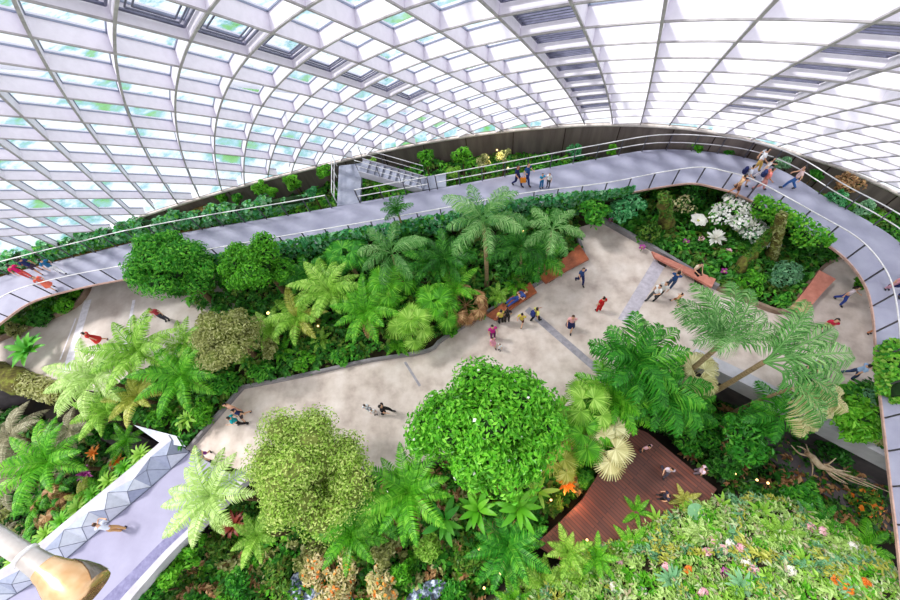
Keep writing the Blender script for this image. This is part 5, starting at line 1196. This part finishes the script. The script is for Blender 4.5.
def body_set(pose):
    if pose in BODY: return BODY[pose]
    P, pts, rad, bones = skeleton(pose)
    me = bpy.data.meshes.new('skeleton'); me.from_pydata([tuple(p) for p in pts], [(a, b) for a, b, _ in bones], []); me.update()
    o = bpy.data.objects.new('skeleton', me); C.objects.link(o)
    sk = o.modifiers.new('skin', 'SKIN'); sk.use_smooth_shade = True; sk.branch_smoothing = .6
    if not me.skin_vertices:
        bpy.context.view_layer.objects.active = o
    for k, v in enumerate(me.skin_vertices[0].data): v.radius = rad[k]; v.use_root = (k == 0)
    ss = o.modifiers.new('sub', 'SUBSURF'); ss.levels = 1; ss.render_levels = 1
    dg = bpy.context.evaluated_depsgraph_get(); ev = o.evaluated_get(dg)
    m = bpy.data.meshes.new_from_object(ev)
    V = np.empty(len(m.vertices) * 3); m.vertices.foreach_get('co', V); V = V.reshape(-1, 3)
    Nv = np.empty(len(m.vertices) * 3); m.vertex_normals.foreach_get('vector', Nv); Nv = Nv.reshape(-1, 3)
    polys = [list(p.vertices) for p in m.polygons]
    bpy.data.objects.remove(o); bpy.data.meshes.remove(m); bpy.data.meshes.remove(me)
    D = np.full(len(V), 9.0); reg = np.array(['torso'] * len(V), dtype=object); tt_ = np.zeros(len(V))
    for a, b_, rg in bones:
        d, t = seg_d(V, pts[a], pts[b_]); d = d - (rad[a][0] * (1 - t) + rad[b_][0] * t)
        k = d < D; D[k] = d[k]; reg[k] = rg; tt_[k] = t[k]
    def part(sel, off, smooth=True):
        f = [p for p in polys if all(sel[i] for i in p)]
        if not f: return None
        used = sorted({i for p in f for i in p}); mp_ = {i: k for k, i in enumerate(used)}
        b = MB(); b.add(V[used] + Nv[used] * off, [[mp_[i] for i in p] for p in f], 0, smooth); return b
    b = MB(); b.add(V, polys, 0, True)
    hd = P['hd1']; r_ = np.random.default_rng(0)
    for s in (-1, 1): core_blob(b, hd + [s * .032, .088, .012], np.array([.011, .008, .008]), 1, r_); core_blob(b, hd + [s * .085, .0, -.005], np.array([.012, .022, .032]), 0, r_)
    b.add(hd + np.array([[-.016, .090, -.035], [.016, .090, -.035], [0, .122, -.030], [0, .092, .015]]), [[0, 1, 2], [1, 3, 2], [3, 0, 2]], 0)
    b.add(hd + np.array([[-.026, .088, -.062], [.026, .088, -.062], [.018, .094, -.070], [-.018, .094, -.070]]), [[0, 1, 2, 3]], 2)
    z = V[:, 2]; isb = lambda *rs: np.isin(reg, rs)
    low_arm = isb('uparm') & (tt_ < .62)
    hz = hd[2]; hair_sel = isb('head') & ((V[:, 1] < hd[1] + .035) & (z > hz - .085) | (z > hz + .048))
    S = dict(body=b, shirt=part(isb('torso') | low_arm | (isb('hip') & (tt_ < .25)) | (isb('neck') & (tt_ < .30)), .016), long_shirt=part(isb('torso', 'uparm', 'forearm') | (isb('hip') & (tt_ < .3)) | (isb('neck') & (tt_ < .35)), .016),
             trousers=part(isb('hip', 'thigh', 'calf') & ~(isb('calf') & (tt_ > .95)) | (isb('torso') & (z < P['pel'][2] + .07)), .020),
             shorts=part(isb('hip') | (isb('thigh') & (tt_ < .8)) | (isb('torso') & (z < P['pel'][2] + .07)), .026),
             shoe_l=part((isb('foot') | (isb('calf') & (tt_ > .93))) & (V[:, 0] < 0), .014), shoe_r=part((isb('foot') | (isb('calf') & (tt_ > .93))) & (V[:, 0] > 0), .014), hair=part(hair_sel, .022))
    if pose not in ('sit', 'lie'):
        sk_ = MB(); n = 20; a = np.arange(n) * 2 * PI / n; c = P['pel']; rows = []
        for zz, rx, ry in ((.12, .150, .115), (0, .185, .145), (-.22, .235, .20), (-.42, .275, .25)):
            rows.append(np.c_[c[0] + rx * np.cos(a), c[1] + ry * np.sin(a) * (1 + .04 * np.sin(a * 6)), np.full(n, c[2] + zz)])
        for k in range(3): sk_.strip(np.vstack([rows[k], rows[k][:1]]), np.vstack([rows[k + 1], rows[k + 1][:1]]), 0, True)
        S['skirt'] = sk_
    else: S['skirt'] = S['trousers']
    lh = MB()
    if S['hair'] is not None:
        for Vv, q in zip(S['hair'].V, [0]): pass
    hp = part(hair_sel, .024)
    t6 = np.linspace(0, 1, 6)[:, None]; base_ = hd + [0, -.07, .02]; bp = base_ + (P['che'] + [0, -.13, .04] - base_) * t6
    hp.tube(bp, [.075, .085, .085, .075, .06, .02], 8); S['long_hair'] = hp
    BODY[pose] = {k: (v.mesh(k, [SKIN[0], EYE_M, cloth((.72, .40, .38))] if k == 'body' else [SKIN[0]]) if v is not None else None) for k, v in S.items()}
    return BODY[pose]
def person(px, py, z, pose, face, top, bottom, label, kind='trousers', long_=False, hair=0, skin=0, long_hair=False, scale=1.0, shoes=(.2, .2, .22), group=None, rot=None, lift=0.0, top_kind=None):
    S = body_set(pose); c = at(px, py, z)
    root = empty('person', (c[0], c[1], z + lift), math.radians(face)); root.scale = (scale,) * 3; tag(root, label, 'person', group)
    if rot is not None: root.rotation_euler = rot
    def p_(nm, key, mat):
        if S.get(key) is None: return
        o = put(nm, S[key], root); o.material_slots[0].link = 'OBJECT'; o.material_slots[0].material = mat; return o
    p_('body', 'body', SKIN[skin]); p_('long_sleeved_shirt' if long_ else 'shirt', 'long_shirt' if long_ else 'shirt', cloth(top))
    p_(kind, kind, cloth(bottom)); p_('shoe', 'shoe_l', cloth(shoes)); p_('shoe', 'shoe_r', cloth(shoes)); p_('hair', 'long_hair' if long_hair else 'hair', HAIR[hair])
    return root, c
def backpack(pr, label, col, scale=1.0, face=0.0, z=0.0):
    root_, c = pr; f = math.radians(face); back = np.array([math.sin(f), -math.cos(f), 0])
    o = empty('backpack', np.array([c[0], c[1], z]) + back * .21 * scale + [0, 0, 1.05 * scale], f); tag(o, label, 'backpack')
    b = MB(); a = np.arange(12) * 2 * PI / 12
    for k in range(5):
        pass
    rows = [np.c_[q * .16 * np.sign(np.cos(a)) * np.abs(np.cos(a)) ** .5, -.02 + q * .095 * np.sign(np.sin(a)) * np.abs(np.sin(a)) ** .5, np.full(12, zz)] for zz, q in ((0, .85), (.06, 1), (.25, 1), (.36, .9), (.42, .55))]
    for k in range(4): b.strip(np.vstack([rows[k], rows[k][:1]]), np.vstack([rows[k + 1], rows[k + 1][:1]]), 0, True)
    b.add(rows[4], [list(range(12))]); b.add(rows[0], [list(range(12))[::-1]]); b.build('pack_body', cloth(col), o)
    b = MB(); b.box((0, -.125, .12), (.2, .05, .16)); b.build('pocket', cloth(col), o)
    for s in (-1, 1): b = MB(); b.tube([[s * .09, .06, .38], [s * .10, .13, .42], [s * .10, .10, .40]], .015, 4); b.build('strap', cloth((.12, .12, .14)), o)
    o.scale = (scale,) * 3
W_, WHT, NAV, RED, BLK, BLU, TEA, PNK = WZ, (.93, .93, .95), (.14, .17, .36), (.80, .14, .16), (.14, .13, .15), (.24, .38, .66), (.20, .62, .68), (.92, .58, .62)
# --- on the raised walkway, far end by the ivy hedge
person(34, 279, W_, 'walk', 60, (.82, .12, .40), (.86, .36, .32), 'person in magenta top walking on the walkway beside the ivy hedge', hair=0)
person(44, 273, W_, 'stride', 60, NAV, (.30, .24, .30), 'person in navy shirt beside the magenta top on the walkway', skin=1, kind='shorts')
person(64, 274, W_, 'walk', 60, (.16, .42, .60), WHT, 'person in blue shirt and white trousers at the inner walkway railing')
person(56, 289, W_, 'stride', 250, (.92, .42, .34), (.92, .46, .38), 'person in long coral dress on the walkway near the railing', kind='skirt', hair=0, scale=.9)
# --- middle of the walkway
person(517, 186, W_, 'walk', 230, NAV, NAV, 'person in navy clothes walking past the two-rail railing with an orange bag', skin=1)
ob = empty('shoulder_bag', at(523, 182, W_ + .55)); tag(ob, 'orange bag carried by the person in navy on the walkway', 'bag')
b = MB(); b.box((0, 0, .16), (.34, .14, .32)); b.build('bag_body', cloth((.94, .56, .16)), ob)
b = MB(); b.tube([[-.12, 0, .32], [-.06, 0, .50], [.06, 0, .50], [.12, 0, .32]], .015, 5); b.build('strap', cloth((.80, .44, .12)), ob)
person(527, 184, W_, 'stride', 230, (.16, .30, .52), (.16, .22, .44), 'person in blue shirt just behind the navy walker on the walkway', hair=1)
person(541, 188, W_, 'photo', 200, (.14, .56, .74), (.16, .44, .66), 'child in turquoise outfit beside the ivy on the walkway', scale=.72)
person(548, 187, W_, 'stand', 150, WHT, (.3, .3, .35), 'child in white shirt beside the turquoise child', scale=.68)
# --- group at the crest of the walkway
person(752, 172, W_, 'walk', 250, WHT, (.80, .66, .36), 'person in white shirt nearest the outer railing of the walking group', scale=1.05)
person(757, 180, W_, 'stride', 250, (.90, .86, .84), (.93, .90, .92), 'person in pale clothes in the middle of the walking group', long_hair=True)
pr = person(739, 187, W_, 'walk', 250, (.88, .88, .94), NAV, 'person in white shirt and navy bottoms at the front of the walking group', kind='shorts')
backpack(pr, 'navy backpack worn by the front walker of the group', (.14, .16, .34), 1, 250, W_)
person(731, 196, W_, 'stride', 250, (.88, .72, .56), (.36, .24, .20), 'person in tan top and brown shorts at the inner railing bend', kind='shorts', skin=1)
pr = person(757, 190, W_, 'walk', 250, (.90, .52, .50), (.86, .60, .58), 'person in coral shirt with a dark backpack in the walking group', skin=1)
backpack(pr, 'dark blue backpack on the person in coral shirt', (.16, .20, .38), 1, 250, W_)
person(787, 189, W_, 'walk', 60, (.93, .80, .80), (.22, .38, .64), 'person in pale pink shirt and jeans striding towards the two-rail railing')
person(900, 279, W_, 'stride', 180, (.84, .34, .30), NAV, 'person in red top on the walkway above the salmon bench', hair=0)
person(892, 292, W_, 'walk', 180, TEA, NAV, 'person in turquoise top on the walkway above the salmon bench')
person(886, 289, W_, 'stand', 180, (.90, .62, .68), (.8, .6, .66), 'child in pink at the inner railing above the salmon bench', scale=.7)
# --- side plaza
person(105, 343, 0, 'walk', 120, (.86, .26, .24), (.84, .24, .22), 'person in a long red dress crossing the side plaza', kind='skirt')
person(168, 320, 0, 'stand', 200, (.76, .30, .34), (.30, .30, .36), 'person in dusky red half hidden by the dark bushy tree')
# --- plaza, bridge end
person(249, 417, 0, 'walk', 140, NAV, (.30, .26, .28), 'person in navy walking on the plaza near the bridge, nearest the kerb', kind='shorts')
person(241, 411, 0, 'stand', 170, (.92, .72, .62), (.88, .66, .58), 'person in peach clothes on the plaza near the bridge', hair=0)
person(245, 424, 0, 'stride', 120, (.10, .62, .66), BLK, 'person in turquoise shirt and black trousers near the bridge')
person(211, 456, 0, 'stride', 220, (.44, .40, .66), (.52, .24, .56), 'person in violet clothes stepping onto the bridge', kind='shorts', scale=.95)
person(124, 528, 0, 'lean', 55, (.88, .90, .96), (.80, .62, .42), 'person in white shirt and tan trousers leaning on the faceted parapet', hair=1)
person(370, 410, 0, 'stand', 30, (.88, .90, .94), (.70, .74, .80), 'child in white standing by the blossom tree', scale=.7)
person(388, 413, 0, 'walk', 270, BLK, BLK, 'person in black walking behind the child in white', long_hair=True)
person(376, 414, 0, 'stand', 200, WHT, (.88, .84, .84), 'small child in white held close by the person in black', scale=.6)
# --- plaza, middle
person(493, 338, 0, 'stand', 200, (.80, .14, .56), (.44, .14, .40), 'person in magenta top standing at the end of the near bench', long_hair=True)
person(493, 346, 0, 'walk', 200, (.93, .66, .76), (.90, .62, .72), 'child in pale pink dress below the magenta top', kind='skirt', scale=.72)
person(500, 350, 0, 'stand', 140, WHT, (.86, .86, .88), 'toddler in white on the open plaza paving', scale=.55)
person(501, 323, 0, 'stand', 20, (.80, .72, .34), BLK, 'person in yellow top facing the near bench, closer to the bench end', hair=0)
person(507, 322, 0, 'stand', 10, (.16, .16, .18), (.22, .20, .20), 'person in black top facing the near bench', long_hair=True)
person(521, 325, 0, 'walk', 340, (.82, .74, .30), (.40, .22, .18), 'person in yellow top and maroon shorts beside the near bench', kind='shorts', scale=.9)
pr = person(535, 321, 0, 'stride', 300, (.86, .84, .42), BLK, 'person in yellow shirt with a navy backpack on the grey drain strip', skin=1)
backpack(pr, 'navy backpack on the person in yellow shirt', (.16, .20, .44), 1, 300, 0)
person(569, 329, 0, 'walk', 170, (.93, .68, .70), NAV, 'person in pink top and navy skirt with long brown hair on the plaza', kind='skirt', long_hair=True, hair=1)
person(598, 311, 0, 'stand', 20, RED, RED, 'person in red standing alone on the plaza', hair=0)
person(579, 283, 0, 'walk', 200, (.18, .28, .50), NAV, 'person in navy walking near the empty twisted bench', kind='trousers')
person(594, 352, 0, 'stand', 100, (.86, .84, .84), (.6, .56, .56), 'person in pale top near the drain strip by the palms', scale=.8)
lie_c = at(516, 300, .50)
ld_ = at(528, 291, .50) - at(506, 306, .50); az_ = math.atan2(ld_[1], ld_[0])
rt, _ = person(516, 300, .50, 'lie', 0, (.26, .34, .60), (.20, .28, .54), 'person in blue lying on the near timber bench', hair=0)
mat_ = Matrix.Rotation(az_, 4, 'Z') @ Matrix(((0, 0, 1, -.85), (1, 0, 0, 0), (0, 1, 0, .13), (0, 0, 0, 1)))
rt.matrix_world = Matrix.Translation(Vector([float(v) for v in lie_c])) @ mat_
# --- plaza, far end
person(651, 300, 0, 'stride', 120, WHT, (.30, .30, .32), 'person in white shirt on the plaza in front of the pink bench')
person(657, 297, 0, 'walk', 120, (.84, .84, .84), BLK, 'person in light grey shirt close behind the white shirt', long_hair=True)
person(668, 288, 0, 'photo', 330, (.16, .30, .52), (.26, .34, .48), 'person in blue shirt photographing the pink bench', scale=1.05)
person(674, 304, 0, 'walk', 20, (.88, .64, .46), (.56, .34, .24), 'child in orange top walking to the pink bench', scale=.75, kind='shorts')
person(692, 274, .0, 'sit', 200, (.88, .80, .70), BLK, 'person in cream top sitting on the pink bench', hair=0)
person(836, 302, 0, 'stride', 220, (.86, .80, .84), (.22, .30, .62), 'person in pale shirt and bright blue jeans beside the salmon bench', long_hair=True)
person(816, 333, 0, 'walk', 150, (.78, .18, .28), BLK, 'person in crimson top and black trousers on the far plaza', long_hair=True)
person(845, 376, 0, 'stride', 250, (.62, .74, .90), (.22, .28, .42), 'person in light blue shirt and jeans walking on the far plaza')
person(806, 370, 0, 'sit', 130, (.20, .38, .62), (.30, .30, .34), 'person in blue sitting on the paving edge by the straw palm')
person(811, 371, 0, 'sit', 110, (.66, .36, .28), (.28, .2, .2), 'person in rust top sitting next to the blue one', hair=0)
person(868, 333, 0, 'stand', 200, (.90, .60, .42), (.84, .56, .42), 'child in orange beneath the walkway railing', scale=.72)
# --- timber deck
person(641, 450, DK, 'stand', 200, (.93, .72, .80), (.3, .25, .3), 'person in pink top at the far tip of the timber deck', hair=0, scale=.88)
person(662, 472, DK, 'walk', 160, (.86, .80, .88), (.34, .32, .40), 'person in pale lilac top in the middle of the timber deck', scale=.88)
person(694, 472, DK, 'stand', 250, (.93, .80, .88), (.5, .44, .5), 'person in pale pink top at the slope edge of the timber deck', hair=0, scale=.88)
person(659, 497, DK, 'stand', 90, (.20, .20, .28), BLK, 'person in dark clothes on the timber deck beside the yellow fern', scale=.88)
